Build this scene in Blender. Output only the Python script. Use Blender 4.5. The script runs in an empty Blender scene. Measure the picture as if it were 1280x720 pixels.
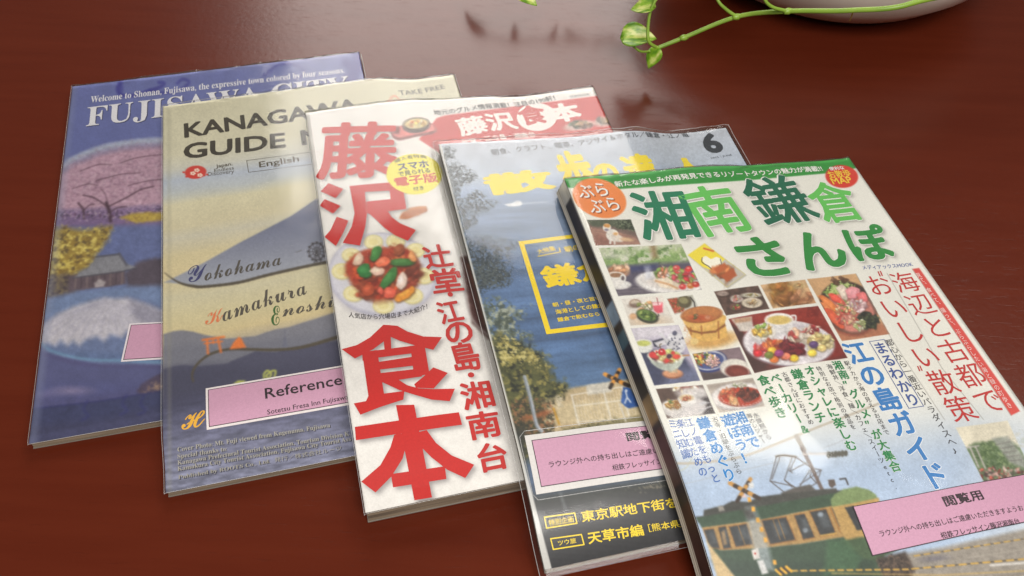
# Five vinyl-covered magazines fanned out on a mahogany table, seen from above, with a trailing pothos
import bpy, bmesh, math, random
import numpy as np
from mathutils import Vector, Matrix

scene = bpy.context.scene
C = scene.collection

# ------------------------------------------------------------------ camera, light, exposure
PW, PH = 1280, 720
FOC, PITCH, ROLL, CAMH = 1133.75, 0.88567, 0.03041, 0.43077
_cp, _sp, _cr, _sr = math.cos(PITCH), math.sin(PITCH), math.cos(ROLL), math.sin(ROLL)
FW = np.array([0, _cp, -_sp]); _r = np.array([1, 0, 0.]); _u = np.array([0, _sp, _cp])
RT = _cr*_r + _sr*_u; UP = -_sr*_r + _cr*_u; EYE = np.array([0, 0, CAMH])
cam_data = bpy.data.cameras.new('camera')
cam_data.sensor_width = 36; cam_data.lens = 36*FOC/PW
cam_data.clip_start = 0.01; cam_data.clip_end = 50
cam_data.dof.use_dof = True; cam_data.dof.focus_distance = 0.50; cam_data.dof.aperture_fstop = 22
cam = bpy.data.objects.new('camera', cam_data); C.objects.link(cam)
cam.matrix_world = Matrix(((RT[0], UP[0], -FW[0], EYE[0]), (RT[1], UP[1], -FW[1], EYE[1]), (RT[2], UP[2], -FW[2], EYE[2]), (0, 0, 0, 1)))
scene.camera = cam

world = bpy.data.worlds.new('World'); scene.world = world; world.use_nodes = True
bg = world.node_tree.nodes['Background']
bg.inputs[0].default_value = (1.0, 0.94, 0.87, 1); bg.inputs[1].default_value = 0.11

def area_lamp(name, loc, target, sx, sy, power, col):
    ld = bpy.data.lights.new(name, 'AREA'); ld.shape = 'RECTANGLE'; ld.size = sx; ld.size_y = sy
    ld.energy = power; ld.color = col
    o = bpy.data.objects.new(name, ld); C.objects.link(o); o.location = loc
    o.rotation_euler = (Vector(target)-Vector(loc)).to_track_quat('-Z', 'Y').to_euler()
    return o
area_lamp('window_light', (-0.08, 2.20, 1.20), (0.0, 0.35, 0.0), 1.25, 1.0, 32, (1.0, 0.95, 0.90))
area_lamp('fill_light', (0.35, -0.9, 1.9), (0.1, 0.3, 0.0), 1.7, 1.0, 69, (1.0, 0.97, 0.935))  # added fill behind the camera, placed clear of mirror reflections
area_lamp('sleeve_glare_light', (1.0, 1.05, 1.7), (0.2, 0.2, 0.0), 0.55, 0.45, 7, (1.0, 0.95, 0.88))  # added lamp, aimed to put a soft glare on the rightmost sleeve

scene.view_settings.view_transform = 'Standard'; scene.view_settings.look = 'None'
scene.view_settings.exposure = 0.0; scene.view_settings.gamma = 1.0
scene.view_settings.use_curve_mapping = False
scene.cycles.max_bounces = 8; scene.cycles.transparent_max_bounces = 24
scene.cycles.sample_clamp_indirect = 2.0; scene.cycles.sample_clamp_direct = 8.0
scene.cycles.caustics_reflective = False; scene.cycles.caustics_refractive = False

# ------------------------------------------------------------------ small helpers
def lin(c):
    c = np.asarray(c, float)
    if c.max() > 1.0: c = c/255.0
    return np.where(c <= .04045, c/12.92, ((c+.055)/1.055)**2.4)
def rgba(c):
    l = lin(c); return (float(l[0]), float(l[1]), float(l[2]), 1.0)

def mat(name, col=None, rough=0.5, **kw):
    m = bpy.data.materials.new(name); m.use_nodes = True
    b = m.node_tree.nodes['Principled BSDF']
    if col is not None: b.inputs['Base Color'].default_value = rgba(col)
    b.inputs['Roughness'].default_value = rough
    for k, v in kw.items(): b.inputs[k].default_value = v
    return m, m.node_tree, b
def node(nt, t, **kw):
    n = nt.nodes.new(t)
    for k, v in kw.items():
        if k in n.inputs.keys() if hasattr(n.inputs, 'keys') else False: n.inputs[k].default_value = v
        else: setattr(n, k, v)
    return n
def link(nt, a, b): nt.links.new(a, b)

def empty(name, loc, rz, label, cat, group=None):
    o = bpy.data.objects.new(name, None); C.objects.link(o); o.location = loc; o.rotation_euler = (0, 0, rz)
    o.empty_display_size = .02
    o['label'] = label; o['category'] = cat
    if group: o['group'] = group
    return o
def mesh_obj(name, verts, faces, m, parent=None, smooth=False):
    me = bpy.data.meshes.new(name); me.from_pydata([tuple(map(float, v)) for v in verts], [], faces); me.update()
    if smooth: me.polygons.foreach_set('use_smooth', [True]*len(me.polygons))
    o = bpy.data.objects.new(name, me); C.objects.link(o)
    if m is not None: me.materials.append(m)
    if parent is not None: o.parent = parent
    return o

def grid_faces(nx, ny):
    a = (np.arange(ny-1)[:, None]*nx + np.arange(nx-1)[None, :]).ravel()
    return np.stack([a, a+nx, a+nx+1, a+1], 1)
def fast_mesh(name, V, Fq, m, parent=None, smooth=True):
    me = bpy.data.meshes.new(name)
    n = len(Fq); k = Fq.shape[1]
    me.vertices.add(len(V)); me.vertices.foreach_set('co', np.ascontiguousarray(V, np.float32).ravel())
    me.loops.add(n*k); me.loops.foreach_set('vertex_index', np.ascontiguousarray(Fq, np.int32).ravel())
    me.polygons.add(n); me.polygons.foreach_set('loop_start', np.arange(0, n*k, k, dtype=np.int32))
    me.polygons.foreach_set('use_smooth', np.full(n, smooth))
    me.update(calc_edges=True); me.validate()
    o = bpy.data.objects.new(name, me); C.objects.link(o)
    if m is not None: me.materials.append(m)
    if parent is not None: o.parent = parent
    return o

# ------------------------------------------------------------------ table
def make_table():
    m, nt, b = mat('mahogany_varnish', (84, 26, 12), 0.3)
    tc = node(nt, 'ShaderNodeTexCoord'); mp = node(nt, 'ShaderNodeMapping')
    mp.inputs['Rotation'].default_value = (0, 0, math.radians(24)); mp.inputs['Scale'].default_value = (9, 90, 1)
    link(nt, tc.outputs['Object'], mp.inputs['Vector'])
    n1 = node(nt, 'ShaderNodeTexNoise'); n1.inputs['Scale'].default_value = 1.0; n1.inputs['Detail'].default_value = 6
    link(nt, mp.outputs[0], n1.inputs['Vector'])
    mp2 = node(nt, 'ShaderNodeMapping'); mp2.inputs['Rotation'].default_value = (0, 0, math.radians(24)); mp2.inputs['Scale'].default_value = (60, 620, 1)
    link(nt, tc.outputs['Object'], mp2.inputs['Vector'])
    n2 = node(nt, 'ShaderNodeTexNoise'); n2.inputs['Scale'].default_value = 1.0; n2.inputs['Detail'].default_value = 3
    link(nt, mp2.outputs[0], n2.inputs['Vector'])
    cr = node(nt, 'ShaderNodeValToRGB')
    cr.color_ramp.elements[0].position = .3; cr.color_ramp.elements[0].color = rgba((77, 27, 13))
    cr.color_ramp.elements[1].position = .72; cr.color_ramp.elements[1].color = rgba((83, 31, 16))
    link(nt, n1.outputs['Fac'], cr.inputs[0])
    mx = node(nt, 'ShaderNodeMix', data_type='RGBA'); mx.blend_type = 'MULTIPLY'
    pr = node(nt, 'ShaderNodeValToRGB'); pr.color_ramp.elements[0].position = .62; pr.color_ramp.elements[1].position = .72
    pr.color_ramp.elements[0].color = (0, 0, 0, 1); pr.color_ramp.elements[1].color = (1, 1, 1, 1)
    link(nt, n2.outputs['Fac'], pr.inputs[0])
    mul = node(nt, 'ShaderNodeMath', operation='MULTIPLY'); mul.inputs[1].default_value = .10
    link(nt, pr.outputs[0], mul.inputs[0]); link(nt, mul.outputs[0], mx.inputs['Factor'])
    link(nt, cr.outputs[0], mx.inputs[6]); mx.inputs[7].default_value = rgba((60, 18, 9))
    link(nt, mx.outputs[2], b.inputs['Base Color'])
    # orange-peel and pores in the varnish
    n3 = node(nt, 'ShaderNodeTexNoise'); n3.inputs['Scale'].default_value = 260; n3.inputs['Detail'].default_value = 2
    link(nt, tc.outputs['Object'], n3.inputs['Vector'])
    add = node(nt, 'ShaderNodeMath', operation='MULTIPLY_ADD'); add.inputs[1].default_value = -1.0
    link(nt, pr.outputs[0], add.inputs[0]); link(nt, n3.outputs['Fac'], add.inputs[2])
    bp = node(nt, 'ShaderNodeBump'); bp.inputs['Strength'].default_value = .12; bp.inputs['Distance'].default_value = .0006
    link(nt, add.outputs[0], bp.inputs['Height']); link(nt, bp.outputs[0], b.inputs['Normal'])
    b.inputs['Roughness'].default_value = .25; b.inputs['Specular IOR Level'].default_value = .24
    vs = [(-1.2, -.5, 0), (1.2, -.5, 0), (1.2, 1.15, 0), (-1.2, 1.15, 0), (-1.2, -.5, -.03), (1.2, -.5, -.03), (1.2, 1.15, -.03), (-1.2, 1.15, -.03)]
    fs = [(0, 1, 2, 3), (7, 6, 5, 4), (0, 4, 5, 1), (1, 5, 6, 2), (2, 6, 7, 3), (3, 7, 4, 0)]
    o = mesh_obj('table_top', vs, fs, m); o['kind'] = 'structure'
    return o
make_table()

# ------------------------------------------------------------------ where the magazines lie: each drapes over the one below it
# x, y of the cover's top left corner, turn, width, height, thickness (metres)
MAGS = [(-0.32474, 0.52436, 0.24729, 0.20870, 0.30177, 0.0052),
        (-0.25020, 0.49857, 0.25975, 0.20877, 0.30230, 0.0046),
        (-0.14490, 0.48220, 0.25894, 0.20663, 0.29654, 0.0098),
        (-0.05131, 0.44948, 0.25134, 0.20645, 0.28666, 0.0052),
        (0.03062, 0.41189, 0.26861, 0.20386, 0.28784, 0.0115)]
def axes(m):
    x,y,yaw,w,h,t=m
    return np.array([x,y]),np.array([np.cos(yaw),np.sin(yaw)]),np.array([np.sin(yaw),-np.cos(yaw)])
GX0,GY0,GS=-.45,-.15,.0025
NX,NY=420,300
def smooth(F,s):
    r=int(3*s)+1; k=np.exp(-.5*(np.arange(-r,r+1)/s)**2); k/=k.sum()
    P=np.pad(F,((r,r),(0,0)),mode='edge'); F=sum(k[i]*P[i:i+F.shape[0]] for i in range(2*r+1))
    P=np.pad(F,((0,0),(r,r)),mode='edge'); return sum(k[i]*P[:,i:i+F.shape[1]] for i in range(2*r+1))
def dilate(F,r):
    P=np.pad(F,((r,r),(0,0)),mode='edge'); F=np.max([P[i:i+F.shape[0]] for i in range(2*r+1)],axis=0)
    P=np.pad(F,((0,0),(r,r)),mode='edge'); return np.max([P[:,i:i+F.shape[1]] for i in range(2*r+1)],axis=0)
def fields(mags):
    gx=GX0+GS*np.arange(NX); gy=GY0+GS*np.arange(NY); X,Y=np.meshgrid(gx,gy)
    top=np.zeros_like(X); out=[]
    for i,m in enumerate(mags):
        o,a,b=axes(m); w,h,t=m[3:6]
        st=(4,5,6,7,9)[i]
        B=smooth(dilate(top,st),st*.8) if i else top.copy()
        out.append(B)
        u=(X-o[0])*a[0]+(Y-o[1])*a[1]; v=(X-o[0])*b[0]+(Y-o[1])*b[1]
        e=.006
        ins=(u>-e)&(u<w+e)&(v>-e)&(v<h+e)
        top=np.where(ins,B+t+.0012,top)
    return out
def look(F,x,y):
    i=np.clip((np.asarray(x)-GX0)/GS,0,NX-1.001); j=np.clip((np.asarray(y)-GY0)/GS,0,NY-1.001)
    i0=i.astype(int); j0=j.astype(int); f=i-i0; g=j-j0
    return (F[j0,i0]*(1-f)*(1-g)+F[j0,i0+1]*f*(1-g)+F[j0+1,i0]*(1-f)*g+F[j0+1,i0+1]*f*g)
BASE = fields(MAGS)

class Mag:
    """One magazine: its own frame (x right, y up the cover, z up), heights, and photo pixel <-> cover millimetres."""
    def __init__(s, i, label, res):
        s.i = i; s.o, s.a, s.b = axes(MAGS[i]); s.w, s.h, s.t = MAGS[i][3:6]; s.F = BASE[i]; s.res = res
        s.c = s.o + s.a*s.w/2 + s.b*s.h/2
        s.root = empty('magazine', (s.c[0], s.c[1], 0), MAGS[i][2], label, 'magazine', 'magazines fanned out on the table')
        s.layer = 0
    def xy(s, u, v): return s.o[0]+s.a[0]*u+s.b[0]*v, s.o[1]+s.a[1]*u+s.b[1]*v
    def base(s, u, v):
        x, y = s.xy(np.asarray(u, float), np.asarray(v, float)); return look(s.F, x, y)
    def curl(s, u, v):                                  # small lift of the cover paper at its free corners
        w, h = s.w, s.h; k = (.0006, .0005, .0020, .0004, .0008)[s.i]
        return k*(np.clip(v/h, 0, 1)**6 + .6*np.clip(1-v/h, 0, 1)**8)
    def top(s, u, v): return s.base(u, v) + s.t + s.curl(u, v)
    def local(s, u, v, z): return np.stack([np.asarray(u)-s.w/2, s.h/2-np.asarray(v), np.asarray(z)], -1)
    def px(s, u, v):
        x, y = s.xy(u, v); z = s.top(u, v)
        dx, dy, dz = x-EYE[0], y-EYE[1], z-EYE[2]
        d = dx*FW[0]+dy*FW[1]+dz*FW[2]
        return PW/2+FOC*(dx*RT[0]+dy*RT[1]+dz*RT[2])/d, PH/2-FOC*(dx*UP[0]+dy*UP[1]+dz*UP[2])/d
    def uv(s, X, Y):
        d = FW + RT*(X-PW/2)/FOC - UP*(Y-PH/2)/FOC; z = s.t+.005
        for _ in range(12):
            p = EYE + d*(z-EYE[2])/d[2]; q = p[:2]-s.o; u = q@s.a; v = q@s.b; z = .5*z+.5*float(s.top(u, v))
        return np.array([u, v])

def vnoise(A, B, scale, seed=0, octv=4, gain=.5):
    out = np.zeros_like(A, dtype=float); amp, tot = 1., 0.
    rng = np.random.RandomState(seed*7+13)
    for o in range(octv):
        f = scale*2**o
        a = A*f+rng.rand()*50; b = B*f+rng.rand()*50
        i = np.floor(a).astype(int); j = np.floor(b).astype(int); x = a-i; y = b-j
        x = x*x*(3-2*x); y = y*y*(3-2*y); T = rng.rand(256, 256)
        g = lambda p, q: T[p % 256, q % 256]
        out += amp*(g(i, j)*(1-x)*(1-y)+g(i+1, j)*x*(1-y)+g(i, j+1)*(1-x)*y+g(i+1, j+1)*x*y)
        tot += amp; amp *= gain
    return out/tot

def sdf(A, B, pts, closed=True):
    pts = np.asarray(pts, float); n = len(pts)
    d = np.full(A.shape, 1e9); ins = np.zeros(A.shape, bool)
    for k in range(n if closed else n-1):
        p, q = pts[k], pts[(k+1) % n]; e = q-p; L = max(e@e, 1e-12)
        t = np.clip(((A-p[0])*e[0]+(B-p[1])*e[1])/L, 0, 1)
        d = np.minimum(d, (A-p[0]-t*e[0])**2+(B-p[1]-t*e[1])**2)
        if closed:
            if q[1] != p[1]:
                c = ((p[1] > B) != (q[1] > B)) & (A < (q[0]-p[0])*(B-p[1])/(q[1]-p[1])+p[0]); ins ^= c
    d = np.sqrt(d)
    return np.where(ins, -d, d) if closed else d

def spline(pts, n=8):
    p = np.asarray(pts, float); out = []
    for k in range(len(p)-1):
        a = p[max(k-1, 0)]; b = p[k]; c = p[k+1]; d = p[min(k+2, len(p)-1)]
        for t in np.linspace(0, 1, n, endpoint=False):
            out.append(.5*((2*b)+(c-a)*t+(2*a-5*b+4*c-d)*t*t+(3*b-a-3*c+d)*t**3))
    out.append(p[-1]); return np.array(out)

class Layer:
    """A printed picture: coordinates A, B over a window of the cover's print grid."""
    def __init__(s, cv, sl, A, B, M, px):
        s.cv, s.sl, s.A, s.B, s.M, s.px = cv, sl, A, B, M, px   # px: about one print cell in A, B units
        s.wob = 0.; s._n = None                                  # wob: how ragged photographed outlines are, in A, B units
    def ragged(s, w):
        if s._n is None: s._n = [vnoise(s.A, s.B, .30, q, 3, .6)-.5 for q in (11, 12, 13)]
        return s._n[0][w], s._n[1][w], s._n[2][w]
    def win(s, lo, hi, pad):
        m = (s.A > lo[0]-pad) & (s.A < hi[0]+pad) & (s.B > lo[1]-pad) & (s.B < hi[1]+pad)
        r = np.where(m.any(1))[0]; c = np.where(m.any(0))[0]
        return None if len(r) == 0 else (slice(r[0], r[-1]+1), slice(c[0], c[-1]+1))
    def put(s, w, mask, col):
        t = s.cv.rgb[s.sl][w]; k = (mask*s.M[w])[..., None]
        col = np.asarray(col, float)
        if col.max() > 1.5: col = col/255.
        t[...] = t*(1-k)+col*k
    def soft(s, d, e): return np.clip(.5-d/max(e*2, 1e-9), 0, 1)
    def full(s): return (slice(None), slice(None))
    def fill(s, col, alpha=1.): s.put(s.full(), np.full(s.A.shape, alpha), col)
    def vgrad(s, stops, axis='B', alpha=1.):
        c = s.B if axis == 'B' else s.A
        ps = [p for p, _ in stops]; cs = np.array([k for _, k in stops], float)/255.
        s.put(s.full(), np.full(s.A.shape, alpha), np.stack([np.interp(c, ps, cs[:, j]) for j in range(3)], -1))
    def poly(s, pts, col, e=None, alpha=1., tex=None):
        pts = np.asarray(pts, float); e = s.px*.6 if e is None else e
        w = s.win(pts.min(0), pts.max(0), e*2)
        if w is None: return
        A, B = s.A[w], s.B[w]
        if s.wob:
            n = s.ragged(w); A = A+n[0]*s.wob*3; B = B+n[1]*s.wob*2.4
        m = s.soft(sdf(A, B, pts), e)*alpha
        s.put(w, m, s.tex(w, col, tex))
    def tex(s, w, col, tex):
        col = np.asarray(col, float)/255.
        if tex is None:
            return col if not s.wob else np.clip(col*(1+.22*s.ragged(w)[2][..., None]), 0, 1)
        sc, amt, seed = tex[:3]
        n = vnoise(s.A[w], s.B[w], sc, seed, 3)[..., None]-.5
        return np.clip(col*(1+amt*2*n), 0, 1)
    def ell(s, c, rx, ry, col, e=None, alpha=1., rot=0., tex=None, wob=None):
        e = s.px*.6 if e is None else e; R = max(rx, ry)*1.25
        w = s.win((c[0]-R, c[1]-R), (c[0]+R, c[1]+R), e*2)
        if w is None: return
        ca, sa = math.cos(rot), math.sin(rot); a = s.A[w]-c[0]; b = s.B[w]-c[1]
        k = 0 if wob is None else wob
        if k:
            n = s.ragged(w); g = min(k*3, min(rx, ry)*1.1); a = a+n[0]*g; b = b+n[1]*g
        d = np.sqrt(((a*ca+b*sa)/rx)**2+((b*ca-a*sa)/ry)**2)-1
        s.put(w, s.soft(d*min(rx, ry), e)*alpha, s.tex(w, col, tex))
    def line(s, pts, wd, col, e=None, alpha=1., smooth=False):
        if smooth: pts = spline(pts)
        pts = np.asarray(pts, float); e = s.px*.6 if e is None else e
        w = s.win(pts.min(0), pts.max(0), wd+e*2)
        if w is None: return
        s.put(w, s.soft(sdf(s.A[w], s.B[w], pts, False)-wd/2, e)*alpha, np.asarray(col, float)/255.)
    def noise(s, sc, amt, seed, stretch=1.):
        n = vnoise(s.A, s.B*stretch, sc, seed, 4)[..., None]-.5
        t = s.cv.rgb[s.sl]; t[...] = np.clip(t*(1+amt*2*n*s.M[..., None]), 0, 1)
    def clumps(s, region, cols, sc, thr, seed, e=.06, alpha=1.):
        """speckled foliage or crumbs inside a polygon: one thresholded noise per colour"""
        region = np.asarray(region, float); k = .16*np.linalg.norm(region.max(0)-region.min(0))*.7
        w = s.win(region.min(0), region.max(0), k*2)
        if w is None: return
        d = sdf(s.A[w], s.B[w], region)
        for j, c in enumerate(cols):
            n = vnoise(s.A[w], s.B[w], sc, seed+j*3, 4, .62)
            m = np.clip((n-(thr+np.clip(d/k+1, 0, 4)*.11))/e, 0, 1)*np.clip(1-d/(k*.5), 0, 1)
            s.put(w, m*alpha, np.asarray(c, float)/255.)
    def blobs(s, c, rx, ry, n, size, cols, seed, rot=0., shade=True):
        """a heap of small ragged pieces of food"""
        rng = random.Random(seed); n = int(n*1.35)
        for k in range(n):
            r = math.sqrt(rng.random()); th = rng.random()*6.283
            a, b = rx*r*math.cos(th), ry*r*math.sin(th)
            p = (c[0]+a*math.cos(rot)-b*math.sin(rot), c[1]+a*math.sin(rot)+b*math.cos(rot))
            col = np.array(cols[rng.randrange(len(cols))], float); z = size*(.5+.75*rng.random())
            q = z*(.25+.5*rng.random()); ro = rng.random()*3.14; wb = size*.85
            if shade: s.ell((p[0]+z*.12, p[1]+z*.25), z, q, col*.5, e=z*.4, rot=ro, alpha=.75, wob=wb)
            s.ell(p, z, q, np.clip(col*(.8+.35*rng.random()), 0, 255), e=z*.25, rot=ro, wob=wb)
            if shade and rng.random() < .6: s.ell((p[0]-z*.2, p[1]-q*.3), z*.4, q*.3, np.clip(col*1.2+22, 0, 255), e=z*.25, rot=ro, alpha=.6, wob=wb)
    def develop(s, blur=1.0, grain=.10, tone=.16, seed=1):
        """make the drawn shapes read as a printed photograph: soft focus, uneven light in the print, grain"""
        t = s.cv.rgb[s.sl]; m = s.M[..., None]
        b = np.stack([smooth(t[..., j], blur) for j in range(3)], -1)
        n = vnoise(s.A, s.B, .07, seed, 4)[..., None]-.5; g = vnoise(s.A, s.B, .55, seed+1, 2)[..., None]-.5
        b = np.clip(b*(1+2*tone*n+2*grain*g), 0, 1)
        t[...] = t*(1-m)+b*m

class Canvas(Layer):
    def __init__(s, mg):
        s.mg = mg; r = mg.res
        nx, ny = int(mg.w/r)+1, int(mg.h/r)+1
        s.u = np.linspace(0, mg.w, nx); s.v = np.linspace(0, mg.h, ny)
        U, V = np.meshgrid(s.u, s.v); s.U, s.V = U, V
        X, Y = mg.px(U, V); s.rgb = np.ones((ny, nx, 3))
        Layer.__init__(s, s, (slice(None), slice(None)), X, Y, np.ones(X.shape), 1.4)
    def frame(s, quad, margin=0.):
        """a photo printed in the quadrilateral TL, TR, BR, BL (photo pixels); its A runs 0..aspect, B 0..1"""
        q = np.array([s.mg.uv(*p) for p in quad])
        if q[:, 0].min() > s.mg.w: return None
        asp = (np.linalg.norm(q[1]-q[0])+np.linalg.norm(q[2]-q[3]))/(np.linalg.norm(q[3]-q[0])+np.linalg.norm(q[2]-q[1]))
        src = [(0, 0), (asp, 0), (asp, 1), (0, 1)]; M = []; rhs = []
        for (x, y), (a, b) in zip(q*1000, src):
            M += [[x, y, 1, 0, 0, 0, -a*x, -a*y], [0, 0, 0, x, y, 1, -b*x, -b*y]]; rhs += [a, b]
        h = np.linalg.lstsq(np.array(M), np.array(rhs), rcond=None)[0]
        lo, hi = q.min(0), q.max(0)
        r = np.where((s.v >= lo[1]-.001) & (s.v <= hi[1]+.001))[0]; c = np.where((s.u >= lo[0]-.001) & (s.u <= hi[0]+.001))[0]
        sl = (slice(r[0], r[-1]+1), slice(c[0], c[-1]+1))
        u, v = s.U[sl]*1000, s.V[sl]*1000; D = h[6]*u+h[7]*v+1
        A = (h[0]*u+h[1]*v+h[2])/D; B = (h[3]*u+h[4]*v+h[5])/D
        cell = s.mg.res/np.linalg.norm(q[3]-q[0])
        edge = np.maximum(np.maximum(-A, A-asp), np.maximum(-B, B-1))
        L = Layer(s, sl, A, B, np.clip(.5-edge/(cell*1.2), 0, 1), cell); L.asp = asp
        return L
    def shadow(s, tris, blur, col, alpha, off=(0, 0)):
        """soft printed drop shadow under lettering (tris: triangles in cover metres)"""
        m = np.zeros(s.A.shape); r = s.mg.res
        for t in tris:
            t = t+np.array(off); lo = np.floor(t.min(0)/r).astype(int); hi = np.ceil(t.max(0)/r).astype(int)
            i0, i1 = max(lo[0], 0), min(hi[0]+1, len(s.u)); j0, j1 = max(lo[1], 0), min(hi[1]+1, len(s.v))
            if i0 >= i1 or j0 >= j1: continue
            U, V = s.U[j0:j1, i0:i1], s.V[j0:j1, i0:i1]
            cr = [(t[(k+1) % 3][0]-t[k][0])*(V-t[k][1])-(t[(k+1) % 3][1]-t[k][1])*(U-t[k][0]) for k in range(3)]
            ins = ((cr[0] >= 0) & (cr[1] >= 0) & (cr[2] >= 0)) | ((cr[0] <= 0) & (cr[1] <= 0) & (cr[2] <= 0))
            m[j0:j1, i0:i1] = np.maximum(m[j0:j1, i0:i1], ins)
        m = smooth(m, blur/r)
        s.put(s.full(), np.clip(m*alpha, 0, 1), np.asarray(col, float))

# ------------------------------------------------------------------ lettering
_glyphs = {}
def glyphs(body, bold):
    """filled triangles of a line of writing; bold thickens every stroke by that share of the type size"""
    k = (body, bold)
    if k not in _glyphs:
        cu = bpy.data.curves.new('lettering', 'FONT'); cu.body = body; cu.resolution_u = 3 if len(body) < 8 else 2
        o = bpy.data.objects.new('lettering', cu); C.objects.link(o)
        me = bpy.data.meshes.new_from_object(o.evaluated_get(bpy.context.evaluated_depsgraph_get()))
        V = np.array([v.co[:2] for v in me.vertices]); me.calc_loop_triangles()
        T = np.array([t.vertices[:] for t in me.loop_triangles])
        bpy.data.objects.remove(o); bpy.data.curves.remove(cu); bpy.data.meshes.remove(me)
        T = V[T] if len(T) else np.zeros((0, 3, 2))
        if bold > 0 and len(T):
            n = 5 if bold < .015 else 8 if bold < .035 else 12
            T = np.concatenate([T+np.array([math.cos(a), math.sin(a)])*bold for a in np.arange(n)*2*math.pi/n+.3]+([T] if bold > .03 else []))
        _glyphs[k] = T
    return _glyphs[k]
def split(T, L):
    """cut long triangles so that writing follows the curved cover"""
    done = []
    while len(T):
        e = np.stack([np.linalg.norm(T[:, (k+1) % 3]-T[:, k], axis=1) for k in range(3)], 1); k = e.argmax(1); ok = e.max(1) <= L
        done.append(T[ok]); T = T[~ok]; k = k[~ok]
        if not len(T): break
        i = np.arange(len(T)); a, b, c = T[i, k], T[i, (k+1) % 3], T[i, (k+2) % 3]; m = (a+b)/2
        T = np.concatenate([np.stack([a, m, c], 1), np.stack([m, b, c], 1)])
    return np.concatenate(done)

class Lettering:
    """collects printed shapes of one colour on a magazine, in cover metres, and links them as one mesh"""
    def __init__(s, mg): s.mg = mg; s.T = []
    def add(s, T): s.T += list(T); return s
    def text(s, body, p0, p1, p2=None, bold=0., shear=0., hs=None, arc=0.):
        """ink box: bottom left p0, bottom right p1, top left p2 (photo pixels)"""
        T = glyphs(body, bold)
        lo = T.reshape(-1, 2).min(0); hi = T.reshape(-1, 2).max(0)
        a = s.mg.uv(*p0); b = s.mg.uv(*p1); ex = b-a; L = np.linalg.norm(ex); ex = ex/L; ey = np.array([ex[1], -ex[0]])
        sx = L/(hi[0]-lo[0])
        if p2 is not None: sy = ((s.mg.uv(*p2)-a)@ey)/(hi[1]-lo[1])
        elif hs: sy = sx*hs
        else: sy = sx
        X = (T[..., 0]-lo[0])*sx; Y = (T[..., 1]-lo[1])*sy; X = X+Y*shear
        if arc:
            t = X/L; Y = Y+arc*4*t*(1-t)
        R = a + X[..., None]*ex + Y[..., None]*ey
        s.T += list(R); s.last = R; return s
    def column(s, body, p0, p1, width=None, bold=0., aspect=1.):
        """vertical writing: top centre p0, bottom centre p1; width of a character in photo pixels at p0"""
        a = s.mg.uv(*p0); b = s.mg.uv(*p1); ey = b-a; L = np.linalg.norm(ey); ey = ey/L; ex = np.array([ey[1], -ey[0]])
        n = len(body); step = L/n; cw = step*aspect if width is None else np.linalg.norm(s.mg.uv(p0[0]+width, p0[1])-a)
        allR = []
        for k, ch in enumerate(body):
            if ch == ' ': continue
            if ch == '\u2011': continue
            T = glyphs(ch, bold)
            if not len(T): continue
            q = T.reshape(-1, 2); lo, hi = q.min(0), q.max(0)
            x = T[..., 0]-.5; y = .38-T[..., 1]
            if ch in 'ー〜~-／/(（)）「」[]…': x, y = (-(y) if ch in 'ー〜' else -y), x
            if ord(ch) < 128: x = T[..., 0]-(lo[0]+hi[0])/2
            if ch in '、。': x, y = x+.6, y-.6
            cw_, st = cw, step
            R = a + (x*cw_)[..., None]*ex + ((k+.5)*st+y*st*.98)[..., None]*ey
            s.T += list(R); allR += list(R)
        s.last = np.array(allR); return s
    def poly(s, pts):
        q = np.array([s.mg.uv(*p) for p in pts])
        from mathutils.geometry import tessellate_polygon
        for t in tessellate_polygon([[Vector((x[0], x[1], 0)) for x in q]]): s.T.append(q[list(t)])
        return s
    def stroke(s, pts, w, closed=False, smooth_=False):
        """a line of width w (photo pixels measured sideways at its start)"""
        if smooth_: pts = spline(pts)
        q = np.array([s.mg.uv(*p) for p in pts]); w0 = np.linalg.norm(s.mg.uv(pts[0][0]+w, pts[0][1])-q[0])/2
        n = len(q); ks = range(n if closed else n-1)
        for k in ks:
            a, b = q[k], q[(k+1) % n]; d = (b-a)/max(np.linalg.norm(b-a), 1e-9); m = np.array([-d[1], d[0]])*w0
            if not smooth_: a, b = a-d*w0*.98, b+d*w0*.98
            s.T += [np.array([a-m, b-m, b+m]), np.array([a-m, b+m, a+m])]
        return s
    def build(s, name, m, parent, level, clip=True):
        T = np.array(s.T)
        if clip: T[..., 0] = np.clip(T[..., 0], .0004, s.mg.w-.0004); T[..., 1] = np.clip(T[..., 1], .0004, s.mg.h-.0004)
        T = split(T, .007)
        # all triangles face up
        d1 = T[:, 1]-T[:, 0]; d2 = T[:, 2]-T[:, 0]; f = (d1[:, 0]*d2[:, 1]-d1[:, 1]*d2[:, 0]) > 0
        T[f] = T[f][:, ::-1]
        q = T.reshape(-1, 2); z = s.mg.top(q[:, 0], q[:, 1])+.00010+level*.00005+np.repeat(np.random.RandomState(5).rand(len(T))*.00002, 3)
        V = s.mg.local(q[:, 0], q[:, 1], z)
        return fast_mesh(name, V, np.arange(len(V)).reshape(-1, 3), m, parent, False)
_ink = {}
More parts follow.
